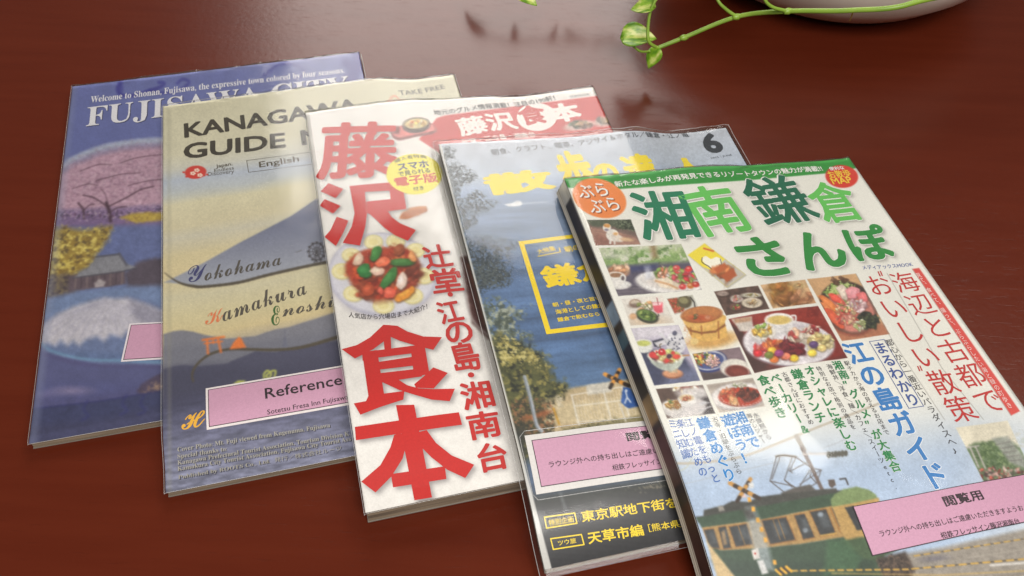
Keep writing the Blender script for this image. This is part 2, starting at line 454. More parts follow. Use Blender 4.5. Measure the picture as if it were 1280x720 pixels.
def ink(col, rough=.45):
    k = tuple(col)
    if k not in _ink:
        m, nt, b = mat('printing_ink', col, rough)
        n = node(nt, 'ShaderNodeTexNoise'); n.inputs['Scale'].default_value = 900; n.inputs['Detail'].default_value = 2
        tc = node(nt, 'ShaderNodeTexCoord'); link(nt, tc.outputs['Object'], n.inputs['Vector'])
        mr = node(nt, 'ShaderNodeMapRange'); mr.inputs[3].default_value = .86; mr.inputs[4].default_value = 1.1
        link(nt, n.outputs['Fac'], mr.inputs[0])
        mx = node(nt, 'ShaderNodeMix', data_type='RGBA'); mx.blend_type = 'MULTIPLY'; mx.inputs['Factor'].default_value = 1
        mx.inputs[6].default_value = rgba(col); link(nt, mr.outputs[0], mx.inputs[7]); link(nt, mx.outputs[2], b.inputs['Base Color'])
        _ink[k] = m
    return _ink[k]

# ------------------------------------------------------------------ the parts every magazine has
def cover_material():
    m, nt, b = mat('printed_cover', None, .42)
    at = node(nt, 'ShaderNodeVertexColor'); at.layer_name = 'print'
    tc = node(nt, 'ShaderNodeTexCoord')
    n = node(nt, 'ShaderNodeTexNoise'); n.inputs['Scale'].default_value = 1500; n.inputs['Detail'].default_value = 1
    link(nt, tc.outputs['Object'], n.inputs['Vector'])
    mr = node(nt, 'ShaderNodeMapRange'); mr.inputs[3].default_value = .9; mr.inputs[4].default_value = 1.08
    link(nt, n.outputs['Fac'], mr.inputs[0])
    mx = node(nt, 'ShaderNodeMix', data_type='RGBA'); mx.blend_type = 'MULTIPLY'; mx.inputs['Factor'].default_value = 1
    link(nt, at.outputs['Color'], mx.inputs[6]); link(nt, mr.outputs[0], mx.inputs[7]); link(nt, mx.outputs[2], b.inputs['Base Color'])
    return m
def paper_edge_material():
    m, nt, b = mat('page_edges', (205, 196, 172), .8)
    tc = node(nt, 'ShaderNodeTexCoord'); mp = node(nt, 'ShaderNodeMapping'); mp.inputs['Scale'].default_value = (25, 25, 2600)
    link(nt, tc.outputs['Object'], mp.inputs['Vector'])
    n = node(nt, 'ShaderNodeTexNoise'); n.inputs['Scale'].default_value = 1; n.inputs['Detail'].default_value = 3
    link(nt, mp.outputs[0], n.inputs['Vector'])
    cr = node(nt, 'ShaderNodeValToRGB'); cr.color_ramp.elements[0].position = .35; cr.color_ramp.elements[1].position = .65
    cr.color_ramp.elements[0].color = rgba((80, 68, 56)); cr.color_ramp.elements[1].color = rgba((150, 134, 112))
    link(nt, n.outputs['Fac'], cr.inputs[0]); link(nt, cr.outputs[0], b.inputs['Base Color'])
    return m
def vinyl_material():
    m = bpy.data.materials.new('clear_vinyl'); m.use_nodes = True; nt = m.node_tree; nt.nodes.clear()
    out = node(nt, 'ShaderNodeOutputMaterial'); tr = node(nt, 'ShaderNodeBsdfTransparent'); gl = node(nt, 'ShaderNodeBsdfGlossy')
    df = node(nt, 'ShaderNodeBsdfDiffuse'); df.inputs[0].default_value = (.85, .84, .8, 1)
    tr.inputs[0].default_value = (.985, .985, .98, 1); gl.inputs['Roughness'].default_value = .10
    tc = node(nt, 'ShaderNodeTexCoord')
    mp = node(nt, 'ShaderNodeMapping'); mp.inputs['Scale'].default_value = (14, 9, 14); link(nt, tc.outputs['Object'], mp.inputs['Vector'])
    n1 = node(nt, 'ShaderNodeTexNoise'); n1.inputs['Scale'].default_value = 1; n1.inputs['Detail'].default_value = 3; n1.inputs['Distortion'].default_value = .6
    link(nt, mp.outputs[0], n1.inputs['Vector'])
    bp = node(nt, 'ShaderNodeBump'); bp.inputs['Strength'].default_value = .22; bp.inputs['Distance'].default_value = .0025
    link(nt, n1.outputs['Fac'], bp.inputs['Height']); link(nt, bp.outputs[0], gl.inputs['Normal'])
    fr = node(nt, 'ShaderNodeFresnel'); fr.inputs['IOR'].default_value = 1.5; link(nt, bp.outputs[0], fr.inputs['Normal'])
    mu = node(nt, 'ShaderNodeMath', operation='MULTIPLY'); mu.inputs[1].default_value = .75; mu.use_clamp = True
    link(nt, fr.outputs[0], mu.inputs[0])
    m1 = node(nt, 'ShaderNodeMixShader'); m1.inputs[0].default_value = .008; link(nt, tr.outputs[0], m1.inputs[1]); link(nt, df.outputs[0], m1.inputs[2])
    m2 = node(nt, 'ShaderNodeMixShader'); link(nt, mu.outputs[0], m2.inputs[0]); link(nt, m1.outputs[0], m2.inputs[1]); link(nt, gl.outputs[0], m2.inputs[2])
    link(nt, m2.outputs[0], out.inputs[0])
    return m
def seam_material():
    m = bpy.data.materials.new('vinyl_weld'); m.use_nodes = True; nt = m.node_tree; nt.nodes.clear()
    out = node(nt, 'ShaderNodeOutputMaterial'); tr = node(nt, 'ShaderNodeBsdfTransparent'); gl = node(nt, 'ShaderNodeBsdfGlossy'); gl.inputs['Roughness'].default_value = .2
    df = node(nt, 'ShaderNodeBsdfDiffuse'); df.inputs[0].default_value = (.85, .84, .82, 1)
    n1 = node(nt, 'ShaderNodeTexNoise'); n1.inputs['Scale'].default_value = 120
    mr = node(nt, 'ShaderNodeMapRange'); mr.inputs[3].default_value = .10; mr.inputs[4].default_value = .55; link(nt, n1.outputs['Fac'], mr.inputs[0])
    m1 = node(nt, 'ShaderNodeMixShader'); link(nt, mr.outputs[0], m1.inputs[0]); link(nt, tr.outputs[0], m1.inputs[1]); link(nt, df.outputs[0], m1.inputs[2])
    m2 = node(nt, 'ShaderNodeMixShader'); m2.inputs[0].default_value = .06; link(nt, m1.outputs[0], m2.inputs[1]); link(nt, gl.outputs[0], m2.inputs[2])
    link(nt, m2.outputs[0], out.inputs[0]); return m
M_COVER, M_PAGES, M_VINYL, M_SEAM = cover_material(), paper_edge_material(), vinyl_material(), seam_material()
M_BACK = mat('back_cover_card', (112, 104, 94), .6)[0]

def cover(mg, cv):
    V = mg.local(cv.U.ravel(), cv.V.ravel(), mg.top(cv.U, cv.V).ravel())
    o = fast_mesh('cover', V, grid_faces(len(cv.u), len(cv.v)), M_COVER, mg.root)
    at = o.data.color_attributes.new('print', 'FLOAT_COLOR', 'POINT')
    L = np.ones((len(V), 4), np.float32); L[:, :3] = lin(np.clip(cv.rgb, 0, 1).reshape(-1, 3)*.999)
    at.data.foreach_set('color', L.ravel())
    return o
def block(mg, name, m, z0, z1, inset, shear=0., n=40):
    """a bound stack of sheets following the draped base: z0..z1 as fractions of the thickness"""
    us = np.linspace(inset, mg.w-inset, n); vs = np.linspace(inset, mg.h-inset, n); U, Vv = np.meshgrid(us, vs)
    B = mg.base(U, Vv); F = grid_faces(n, n)
    def lay(z):
        sh = shear*(1-z)
        return mg.local(U.ravel()-sh, Vv.ravel(), (B+mg.t*z+(mg.curl(U, Vv)*.8 if z > .5 else 0)).ravel())
    V = np.concatenate([lay(z1), lay(z0)]); N = n*n
    ring = list(range(0, n)) + [n*k+n-1 for k in range(1, n)] + [N-1-k for k in range(1, n)] + [n*(n-1)-n*k for k in range(1, n-1)]
    side = np.array([(ring[k], ring[(k+1) % len(ring)], ring[(k+1) % len(ring)]+N, ring[k]+N) for k in range(len(ring))])
    return fast_mesh(name, V, np.concatenate([F, F[:, ::-1]+N, side[:, ::-1]]), m, mg.root, False)
def sleeve(mg, seed, over=(.0012, .004, .002, .0015), gap=.0012, wave=.0005):
    """clear vinyl jacket: a wavy sheet over the cover (left, top, right, bottom overhang) turned down at both sides"""
    l, t, r, b = over
    us = np.concatenate([[-l, -l*.98, -l*.8], np.linspace(-l*.4, mg.w+r*.4, 130), [mg.w+r*.8, mg.w+r*.98, mg.w+r]])
    vs = np.concatenate([np.linspace(-t, .004, 14)[:-1], np.linspace(.004, mg.h+b, 116)]); U, V = np.meshgrid(us, vs)
    n = vnoise(U/.05, V/.09, 1., seed, 3)
    base = mg.base(np.clip(U, 0, mg.w), np.clip(V, 0, mg.h)); topz = mg.top(np.clip(U, 0, mg.w), np.clip(V, 0, mg.h))
    Z = topz + gap + wave*2*(n-.3)
    # beyond the paper the sheet sags towards the middle of the thickness
    du = np.maximum(np.maximum(-U, U-mg.w), 0)/max(l, r); dv = np.maximum(np.maximum(-V, V-mg.h), 0)/max(t, b)
    Z = np.where(du > 0, Z-(Z-base-mg.t*.35)*np.clip(du, 0, 1)**1.5, Z)
    Z = np.where(dv > 0, Z-(Z-base-mg.t*.6)*np.clip(dv, 0, 1)**1.5*.8, Z)
    crk = vnoise(U/.012, V/.004, 1., seed+9, 3)-.5                      # wrinkles along the open top edge
    Z = Z+crk*.0030*np.clip(1-(V+t)/(t+.004), 0, 1)
    o = fast_mesh('plastic_sleeve', mg.local(U.ravel(), V.ravel(), Z.ravel()), grid_faces(len(us), len(vs)), M_VINYL, mg.root)
    # welded rims
    def rim(name, idx, rad):
        P = mg.local(U[idx], V[idx], Z[idx]); tube(name, P, rad, M_SEAM, o)
    rim('welded_rim', (slice(None), -1), .00022); rim('welded_rim', (slice(None), 0), .00015)
    rim('sleeve_lip', (0, slice(None)), .0002); rim('sleeve_lip', (-1, slice(None)), .0001)
    return o
def tube(name, P, rad, m, parent, k=8, taper=None):
    P = np.asarray(P, float); n = len(P); V = []; 
    T = np.gradient(P, axis=0); T /= np.linalg.norm(T, axis=1)[:, None]+1e-12
    up = np.array([0, 0, 1.]); 
    for i in range(n):
        a = np.cross(T[i], up); la = np.linalg.norm(a)
        a = np.array([1., 0, 0]) if la < 1e-4 else a/la
        b = np.cross(a, T[i]); r = rad if taper is None else rad*taper[i]
        for j in range(k):
            th = 2*math.pi*j/k; V.append(P[i]+r*(a*math.cos(th)+b*math.sin(th)))
    F = [(i*k+j, i*k+(j+1) % k, (i+1)*k+(j+1) % k, (i+1)*k+j) for i in range(n-1) for j in range(k)]
    F += [tuple(range(k))[::-1], tuple((n-1)*k+j for j in range(k))]
    return mesh_obj(name, V, F, m, parent, True)
def slip(mg, quad, col, border, lvl, frame=None, frame_w=1.2, thick=.0002):
    """a paper notice stuck on the cover: quad in photo pixels, TL TR BR BL; made a true rectangle on the cover"""
    q = np.array([mg.uv(*p) for p in quad]); ex = q[1]-q[0]; W = np.linalg.norm(ex); ex = ex/W; ey = np.array([-ex[1], ex[0]])
    H = (q[3]-q[0])@ey; n = 24
    S, T = np.meshgrid(np.linspace(0, W, n), np.linspace(0, H, n))
    R = q[0]+S[..., None]*ex+T[..., None]*ey; U, V = R[..., 0].ravel(), R[..., 1].ravel()
    z = mg.top(U, V)+.00012+lvl*.00005
    V2 = np.concatenate([mg.local(U, V, z+thick), mg.local(U, V, z)]); F = grid_faces(n, n); N = n*n
    ring = list(range(0, n)) + [n*k+n-1 for k in range(1, n)] + [N-1-k for k in range(1, n)] + [n*(n-1)-n*k for k in range(1, n-1)]
    side = np.array([(ring[k], ring[(k+1) % len(ring)], ring[(k+1) % len(ring)]+N, ring[k]+N) for k in range(len(ring))])
    o = fast_mesh('notice_label', V2, np.concatenate([F, F[:, ::-1]+N, side[:, ::-1]]), ink(border if border else col), mg.root, False)
    return o, q[0], ex, ey, W, H
# ------------------------------------------------------------------ writing helpers
def serif(s): return ''.join(chr(0x1D400+ord(c)-65) if 'A' <= c <= 'Z' else chr(0x1D41A+ord(c)-97) if 'a' <= c <= 'z' else c for c in s)
def script(s): return ''.join(chr(0x1D4D0+ord(c)-65) if 'A' <= c <= 'Z' else chr(0x1D4EA+ord(c)-97) if 'a' <= c <= 'z' else c for c in s)
def zm(x0, y0, k):                                     # photo pixels read in an enlarged crop
    return lambda *p: (x0+p[0]/k, y0+p[1]/k)
def zl(z, pts): return [z(*p) for p in pts]
PINK = (205, 155, 180)
def finish(mg, cv, seed, spine=None, shear=0., **kw):
    cov = cover(mg, cv)
    block(mg, 'page_block', M_PAGES, .07, .93, .0007, shear)
    block(mg, 'back_cover', M_BACK, 0.0, .06, .0002, shear)
    sleeve(mg, seed, **kw)
    return cov

# ================================================================== 1: blue city guide, lowest, at the far left
def magazine_blue():
    mg = Mag(0, 'blue city guide with a cherry tree and snowy mountain, lowest and leftmost of the fan', .0005); cv = Canvas(mg)
    z1, z2 = zm(20, 60, 2.882), zm(20, 310, 2.882)
    cv.vgrad([(60, (112, 119, 175)), (180, (104, 112, 166)), (470, (88, 90, 130)), (520, (78, 82, 132)), (560, (80, 82, 124))])
    # dark swirls of the header
    sw = (66, 64, 146)
    cv.line([(151, 103), (147, 112), (153, 119), (170, 119), (187, 113), (200, 109), (205, 104), (199, 103)], 4.5, sw, 1.2, .8, True)
    cv.line([(187, 113), (205, 116), (222, 113), (232, 108), (236, 102), (228, 99), (222, 104)], 4, sw, 1.2, .7, True)
    cv.ell((150, 110), 4, 8, sw, 2, .7)
    cv.poly([(452, 62), (440, 66), (441, 76), (430, 72), (426, 80), (436, 88), (424, 104), (440, 112), (452, 90)], sw, 2, .85)
    cv.line([(330, 95), (350, 80), (372, 82), (380, 92), (370, 98)], 4, sw, 1.5, .6, True)
    # the globe with the four seasons
    cv.wob = .8
    rim = [(50, 232), (62, 214), (79, 204), (89, 197), (124, 183), (159, 176), (204, 173), (280, 178), (360, 205), (410, 250), (425, 320), (395, 395), (330, 440), (250, 455),
           (159, 451), (107, 449), (65, 440), (50, 428), (25, 380)]
    R = spline(rim+[rim[0]], 6)
    cv.poly(R, (214, 220, 226), 3, .95)
    inner = [(p[0]*.985+3.5, p[1]*.972+9.5) for p in R]
    cv.poly(inner, (104, 116, 156), 5)
    tree = [(70, 218), (90, 205), (125, 191), (160, 184), (206, 181), (280, 186), (330, 205), (330, 258), (206, 258), (160, 262), (66, 266), (64, 240)]
    cv.poly(tree, (190, 154, 172), 6)
    cv.clumps(tree, [(198, 164, 178), (150, 114, 132), (210, 184, 194), (120, 88, 106), (186, 148, 164)], .34, .52, 3, .14, .42)
    cv.clumps(tree, [(112, 82, 108), (210, 184, 204)], .5, .58, 9, .10, .4)
    cv.poly([(64, 264), (206, 258), (320, 260), (320, 282), (60, 284)], (128, 100, 138), 4, .85)
    cv.clumps([(64, 264), (206, 260), (206, 270), (62, 274)], [(86, 64, 92), (180, 150, 176), (60, 52, 72), (200, 180, 196)], .5, .55, 21, .06, .9)
    br = (70, 48, 60)
    for pts, wd in (([(138, 276), (136, 262), (133, 254)], 4.5), ([(137, 262), (128, 254), (117, 247), (104, 244)], 1.6), ([(136, 258), (148, 252), (160, 246), (176, 237), (192, 233)], 1.5),
                    ([(134, 255), (132, 244), (126, 236)], 1), ([(137, 266), (146, 260), (158, 258)], 1.2), ([(105, 273), (104, 262), (98, 254)], 2.6), ([(104, 264), (111, 257), (118, 255)], 1.2),
                    ([(150, 204), (172, 197), (204, 193)], .8), ([(120, 226), (150, 218), (176, 216)], .7), ([(160, 232), (185, 226), (204, 224)], .8), ([(90, 236), (110, 230), (122, 232)], .7),
                    ([(100, 214), (122, 206), (140, 206)], .7)):
        cv.line(pts, wd, br, .8, .85, True)
    for k in range(26):
        x = 68+k*5.2; cv.ell((x, 268+(k*7 % 5)*.7), 1, 2.0, [(60, 48, 66), (170, 150, 165), (90, 60, 80)][k % 3], .6, .8)
    cv.poly([(150, 272), (164, 267), (184, 265), (206, 266), (206, 275), (170, 279)], (186, 160, 66), 2, .9)
    cv.clumps([(150, 272), (184, 265), (206, 266), (206, 275), (160, 279)], [(140, 112, 60), (206, 184, 88)], .4, .55, 5, .1, .8)
    cv.poly([(140, 284), (206, 280), (320, 282), (300, 330), (120, 330), (118, 300)], (100, 110, 154), 5, .9)
    gold = [(60, 288), (78, 284), (104, 288), (140, 282), (136, 296), (128, 308), (120, 318), (112, 334), (94, 342), (84, 356), (56, 360), (50, 330)]
    cv.poly(gold, (158, 134, 66), 4)
    cv.clumps(gold, [(120, 96, 54), (206, 184, 92), (150, 124, 60), (224, 204, 110), (96, 80, 56)], .22, .55, 31, .06, .9)
    cv.poly(zl(z2, [(100, 110), (190, 90), (240, 140), (210, 165), (90, 190)]), (96, 84, 80), 3, .9)
    cv.clumps(zl(z2, [(100, 110), (190, 90), (230, 150), (90, 185)]), [(130, 116, 90), (70, 60, 66)], .3, .52, 41, .06, .9)
    # temple
    cv.poly(zl(z2, [(392, 90), (440, 50), (500, 36), (620, 40), (620, 150), (400, 140)]), (84, 74, 84), 3, .95)
    cv.poly(zl(z2, [(190, 100), (392, 78), (395, 130), (330, 140), (190, 158)]), (98, 84, 92), 1.2)
    for k in range(9): cv.line(zl(z2, [(215+k*21, 102-k*2), (213+k*21, 146-k*2)]), .9, [(160, 142, 132), (58, 48, 58)][k % 2], .5, .9)
    cv.poly(zl(z2, [(282, 128), (300, 108), (322, 122), (318, 138), (284, 142)]), (166, 156, 158), 1)
    cv.poly(zl(z2, [(205, 108), (262, 72), (288, 32), (372, 22), (398, 58), (436, 70), (380, 84)]), (134, 134, 140), 1.2)
    cv.line(zl(z2, [(288, 32), (372, 22)]), 2.2, (84, 84, 94), .8); cv.line(zl(z2, [(372, 20), (398, 62)]), 2.6, (88, 86, 96), .8)
    cv.line(zl(z2, [(205, 108), (380, 85), (436, 72)]), 1.2, (70, 68, 78), .7)
    for k in range(14): cv.line(zl(z2, [(296+k*6, 36-k*.8), (240+k*14, 96-k*1.6)]), .5, (100, 100, 110), .5, .5)
    # band of sky, then the snowy mountain
    cv.poly(zl(z2, [(90, 190), (220, 158), (400, 140), (620, 130), (620, 240), (420, 180), (300, 180), (90, 268)]), (116, 134, 170), 4, .95)
    fuji = zl(z2, [(80, 285), (150, 236), (210, 208), (270, 190), (320, 176), (360, 180), (400, 177), (470, 200), (540, 228), (640, 290), (640, 420), (300, 420), (90, 372)])
    cv.poly(fuji, (108, 122, 158), 1.2)
    snow = zl(z2, [(84, 284), (150, 238), (210, 210), (270, 192), (320, 178), (360, 182), (400, 179), (470, 202), (540, 230), (540, 300), (470, 296), (440, 320), (400, 300), (380, 322), (340, 312), (318, 336), (290, 318),
                   (250, 330), (228, 352), (206, 334), (186, 352), (160, 332), (140, 356), (116, 340), (96, 352), (84, 330)])
    cv.poly(snow, (194, 190, 198), 3.5)
    cv.clumps(snow, [(166, 160, 182), (216, 208, 214), (150, 146, 174)], .45, .54, 51, .2, .28)
    for k in range(16):
        a = z2(330+(k-6)*9, 186+abs(k-6)*3); b = z2(300+(k-8)*34, 330-abs(k-8)*4)
        cv.line([a, ((a[0]+b[0])/2-3, (a[1]+b[1])/2), b], 1.2, (146, 144, 166), 1.8, .42, True)
    cv.poly(zl(z2, [(400, 180), (470, 202), (540, 232), (640, 292), (640, 330), (500, 300), (430, 250)]), (128, 126, 146), 5, .6)
    cv.poly(zl(z2, [(85, 345), (200, 372), (400, 380), (620, 372), (620, 410), (400, 412), (240, 404), (120, 378)]), (94, 112, 150), 4, .7)
    cv.line([(50, 428), (65, 439), (107, 449), (159, 451), (250, 455)], 2.5, (122, 172, 200), 1.8, .65, True)
    cv.line([(50, 434), (65, 445), (107, 455), (159, 457), (250, 461)], 4, (80, 72, 112), 3, .5, True)
    # headland and sea
    cv.ell(z2(200, 515), 20, 4.5, (158, 142, 170), 4, .6); cv.ell(z2(100, 530), 14, 3, (140, 130, 168), 4, .5)
    cv.poly(zl(z2, [(60, 530), (140, 540), (280, 530), (420, 510), (520, 520), (520, 560), (60, 580)]), (84, 82, 122), 6, .7)
    cv.poly(zl(z2, [(436, 512), (452, 490), (480, 472), (534, 446), (640, 420), (640, 520), (440, 526)]), (80, 70, 92), 1.5)
    cv.clumps(zl(z2, [(480, 490), (534, 470), (560, 500), (540, 524), (450, 524)]), [(176, 148, 124), (140, 116, 104)], .25, .5, 61, .1, .9)
    sea = zl(z2, [(40, 584), (60, 580), (300, 552), (534, 514), (700, 490), (700, 760), (20, 760)])
    cv.poly(sea, (62, 66, 100), 1.6)
    cv.line(sea[1:5], 1.4, (46, 48, 96), 1, .8)
    cv.poly(zl(z2, [(40, 640), (300, 618), (540, 570), (700, 560), (700, 760), (20, 760)]), (66, 66, 94), 6, .7)
    for p, r in (((250, 580), 9), ((390, 560), 8), ((455, 560), 7)):
        cv.line(zl(z2, [(p[0]+8, p[1]-30), (p[0]-6, p[1]), (p[0]+10, p[1]+26), (p[0]-14, p[1]+40)]), 2.2, (52, 52, 116), 1.6, .6, True)
    cv.wob = 0; cv.develop(1.0, .04, .05, 3)
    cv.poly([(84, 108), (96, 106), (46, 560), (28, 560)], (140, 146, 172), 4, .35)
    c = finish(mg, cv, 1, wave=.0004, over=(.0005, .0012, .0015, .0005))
    W = (238, 236, 240); w2 = ink(W)
    R1 = Lettering(mg); R1.text(serif('FUJISAWA CITY'), (107, 161.5), (439, 120), (110, 134))
    S = Lettering(mg); S.T = [t+np.array([.0006, .0007]) for t in R1.T]
    S.build('title_shadow', ink((60, 62, 100)), c, 0); R1.build('title', w2, c, 2)
    Lettering(mg).text(serif('Welcome to Shonan, Fujisawa, the expressive town colored by four seasons.'), (113, 131), (431.5, 93.5), (112.4, 121), .004).build('tagline', w2, c, 3)
    o, q0, ex, ey, w_, h_ = slip(mg, [(162, 405), (300, 397), (300, 440), (161, 452)], None, (236, 226, 230), 1)
    label_face(mg, o, q0, ex, ey, w_, h_, .0011, .0004)
def label_face(mg, o, q0, ex, ey, W, H, m, lw, extra=.0006):
    """pink field with a thin dark frame on a white slip"""
    def rect(a, b, c_, d): return np.array([q0+ex*x+ey*y for x, y in ((a, b), (c_, b), (c_, d), (a, d))])
    def tri(r): return [r[[0, 1, 2]], r[[0, 2, 3]]]
    L = Lettering(mg); L.T = tri(rect(m, m, W-m, H-m)); L.build('label_frame', ink((58, 46, 52)), o, 8, False)
    L = Lettering(mg); L.T = tri(rect(m+lw, m+lw, W-m-lw, H-m-lw)); L.build('label_field', ink(PINK, .6), o, 9, False)

# ================================================================== 2: beige guide map
def magazine_beige():
    mg = Mag(1, 'beige English guide map with a violet mountain and script place names, second from the left', .0005); cv = Canvas(mg)
    z3, z4, z5 = zm(200, 80, 3.6), zm(200, 270, 3.6), zm(200, 440, 3.6)
    col = [(137, (214, 208, 178)), (196, (214, 208, 180)), (214, (206, 204, 190)), (228, (184, 192, 204)), (240, (190, 195, 196)), (256, (218, 210, 176)), (285, (212, 202, 168)), (300, (206, 200, 178)),
           (325, (214, 200, 158)), (343, (216, 200, 156)), (372, (208, 200, 168)), (400, (210, 198, 156)), (425, (212, 194, 148)), (460, (150, 146, 150)), (600, (120, 122, 140))]
    vs = [float(mg.uv(215, y)[1]) for y, _ in col]; cs = np.array([c for _, c in col], float)/255
    V = cv.V + .008*(vnoise(cv.U/.07, cv.V/.02, 1, 4, 3)-.5)
    cv.rgb[:] = np.stack([np.interp(V, vs, cs[:, j]) for j in range(3)], -1)
    fuji = [(205, 353), (211, 350.5), (255.5, 328), (300, 303), (364, 270), (391.7, 251), (440, 226), (470, 214), (500, 214), (560, 240), (620, 262), (640, 330), (405, 329), (339, 343), (297, 353), (255, 358), (228, 355)]
    w = cv.win((200, 210), (640, 360), 3); m = cv.soft(sdf(cv.A[w], cv.B[w], fuji), .9)
    t = np.clip((cv.B[w]+.13*(cv.A[w]-215)-265)/95, 0, 1)[..., None]
    cv.put(w, m*.96, (np.array([84, 90, 122.])*(1-t)+np.array([160, 164, 176.])*t)/255)
    dk = (84, 76, 64)
    def swoosh(pts, wd):
        P = spline(pts, 6); n = len(P)
        for k in range(n-1): cv.line(P[k:k+2], np.interp(k/n, [0, .35, .7, 1], wd), dk, .7)
    swoosh(zl(z4, [(20, 255), (60, 285), (100, 305), (150, 316), (200, 318), (350, 300), (500, 262), (740, 210), (900, 190)]), [.7, 3.2, 3.6, 3.8])
    # ferris wheel
    fc = z4(705, 160); rx, ry = 9.5, 10.5
    cv.line([(fc[0]+rx*math.cos(a), fc[1]+ry*math.sin(a)) for a in np.linspace(0, 6.3, 30)], 1.2, (66, 62, 66), .5)
    cv.line([(fc[0]+rx*.5*math.cos(a), fc[1]+ry*.5*math.sin(a)) for a in np.linspace(0, 6.3, 20)], .8, (66, 62, 66), .5)
    for k in range(12):
        a = k*math.pi/6; e = (fc[0]+rx*math.cos(a), fc[1]+ry*math.sin(a))
        cv.line([fc, e], .7, (66, 62, 66), .5); cv.ell((e[0]+math.cos(a), e[1]+math.sin(a)), 1.5, 1.5, (66, 62, 66), .5)
    cv.line([fc, (fc[0]-3, fc[1]+14)], 1.2, (66, 62, 66), .5); cv.line([fc, (fc[0]+5, fc[1]+13)], 1.2, (66, 62, 66), .5)
    for p in ((625, 160), (700, 478), (742, 470), (770, 490)): cv.line(zl(z4, [(p[0]-14, p[1]+4), (p[0], p[1]), (p[0]+4, p[1]-4), (p[0]+14, p[1]-6)]), .8, (96, 92, 92), .5, .8, True)
    hill = zl(z4, [(15, 532), (60, 518), (100, 514), (150, 520), (200, 535), (300, 552), (430, 540), (470, 525), (520, 510), (580, 500), (640, 480), (700, 462), (780, 435), (880, 415), (1100, 400), (1400, 420), (1400, 800), (15, 800)])
    cv.poly(hill, (126, 126, 135), 1.1)
    cv.poly(zl(z4, [(15, 600), (120, 575), (260, 590), (400, 570), (560, 545), (700, 530), (860, 490), (1400, 470), (1400, 800), (15, 800)]), (112, 113, 125), 5, .6)
    cv.line(zl(z4, [(562, 512), (561, 560)]), 1., (110, 112, 128), .5); cv.poly(zl(z4, [(558, 545), (567, 545), (574, 590), (550, 590)]), (110, 112, 128), .6)
    dark = zl(z4, [(15, 690), (60, 676), (100, 670), (180, 676), (240, 670), (300, 664), (340, 645), (385, 628), (430, 608), (520, 612), (600, 590), (800, 560), (1000, 545), (1400, 540), (1400, 1100), (15, 1100)])
    cv.poly(dark, (80, 80, 100), 1.2)
    cv.poly(zl(z5, [(15, 80), (200, 60), (500, 60), (860, 10), (1400, 0), (1400, 300), (15, 300)]), (70, 70, 90), 9, .7)
    swoosh(zl(z4, [(150, 745), (145, 712), (165, 670), (220, 625), (300, 601), (400, 600), (520, 602), (640, 590), (800, 545), (950, 500)]), [2.0, 3.0, 3.4, 5.5])
    og = (232, 122, 58)
    for a, b, wd in (((192, 558), (288, 544), 3), ((200, 574), (280, 564), 2), ((212, 560), (216, 618), 3), ((262, 556), (274, 612), 3), ((238, 556), (240, 572), 2)): cv.line(zl(z4, [a, b]), wd, og, .7, .85)
    cv.poly(zl(z4, [(313, 600), (330, 570), (342, 556), (355, 543), (368, 552), (376, 570), (388, 592)]), (236, 124, 56), .9, .92)
    yg = (196, 200, 96)
    cv.line(zl(z5, [(470, 128), (468, 100), (484, 84), (500, 98), (490, 116), (478, 108), (500, 88), (520, 86), (512, 122)]), 2.4, yg, .7, .9, True)
    cv.poly(zl(z5, [(330, 142), (352, 128), (384, 128), (378, 142), (344, 150)]), yg, 1, .9)
    # sea with small waves
    w = cv.win((200, 478), (700, 640), 2); A, B = cv.A[w], cv.B[w]+.16*(cv.A[w]-215)
    n1 = vnoise(A*.05, B*.30, 1, 8, 4, .62); n2 = vnoise(A*.12, B*.6, 1, 18, 3)
    t = np.clip((B-500)/95, 0, 1); g = (n1-.5)*1.1+(n2-.5)*.5; sea = np.array([74, 74, 98.])+t[..., None]*np.array([52, 54, 52.])
    cv.put(w, np.clip((B-490)/22, 0, 1), np.clip(sea*(1+g[..., None]*(.25+.5*t[..., None])), 0, 255)/255)
    cv.develop(.8, .04, .02, 4)
    # logo disc
    lc = z3(160, 487); cv.ell(lc, 13.5, 8.2, (206, 60, 50), .7, 1, -.1)
    rng = random.Random(4)
    for k in range(9): cv.ell((lc[0]-15+k*3.7, lc[1]+6*math.sin(k*1.9)), 1.6, 1.1, (206, 60, 50), .5)
    for p in ((148, 492), (180, 500), (166, 478)):
        q = z3(*p)
        for a in range(5): cv.ell((q[0]+2.2*math.cos(a*1.257), q[1]+1.5*math.sin(a*1.257)), 1.4, 1.0, (246, 226, 206), .5)
    # shopping bag picture by the give-away note
    zt = zm(420, 50, 6.4); bg_ = (222, 128, 92)
    cv.line(zl(zt, [(412, 530), (420, 490), (440, 455), (470, 444), (500, 470), (515, 500), (528, 524)]), .9, bg_, .5, 1, True)
    cv.line(zl(zt, [(430, 524), (436, 490), (452, 460), (480, 452), (505, 486), (512, 514)]), .7, bg_, .5, 1, True)
    cv.poly(zl(zt, [(405, 552), (430, 530), (580, 510), (588, 530), (560, 580), (420, 600)]), (230, 140, 106), .7)
    for k in range(26): cv.ell(zt(600+rng.random()*320, 515-rng.random()*80*(k/26)), .8, .6, [(222, 128, 92), (150, 110, 80), (230, 170, 120)][k % 3], .5, .8)
    cv.noise(1.2, .03, 3)
    cv.line([(211, 137), (212, 615)], 3, (150, 146, 126), 3, .35)
    c = finish(mg, cv, 2, wave=.0005, over=(.0005, .003, .0015, .0006))
    K = ink((62, 56, 46))
    L = Lettering(mg)
    L.text('KANAGAWA', (230.5, 173), (450, 140), (229.7, 154.4), .03)
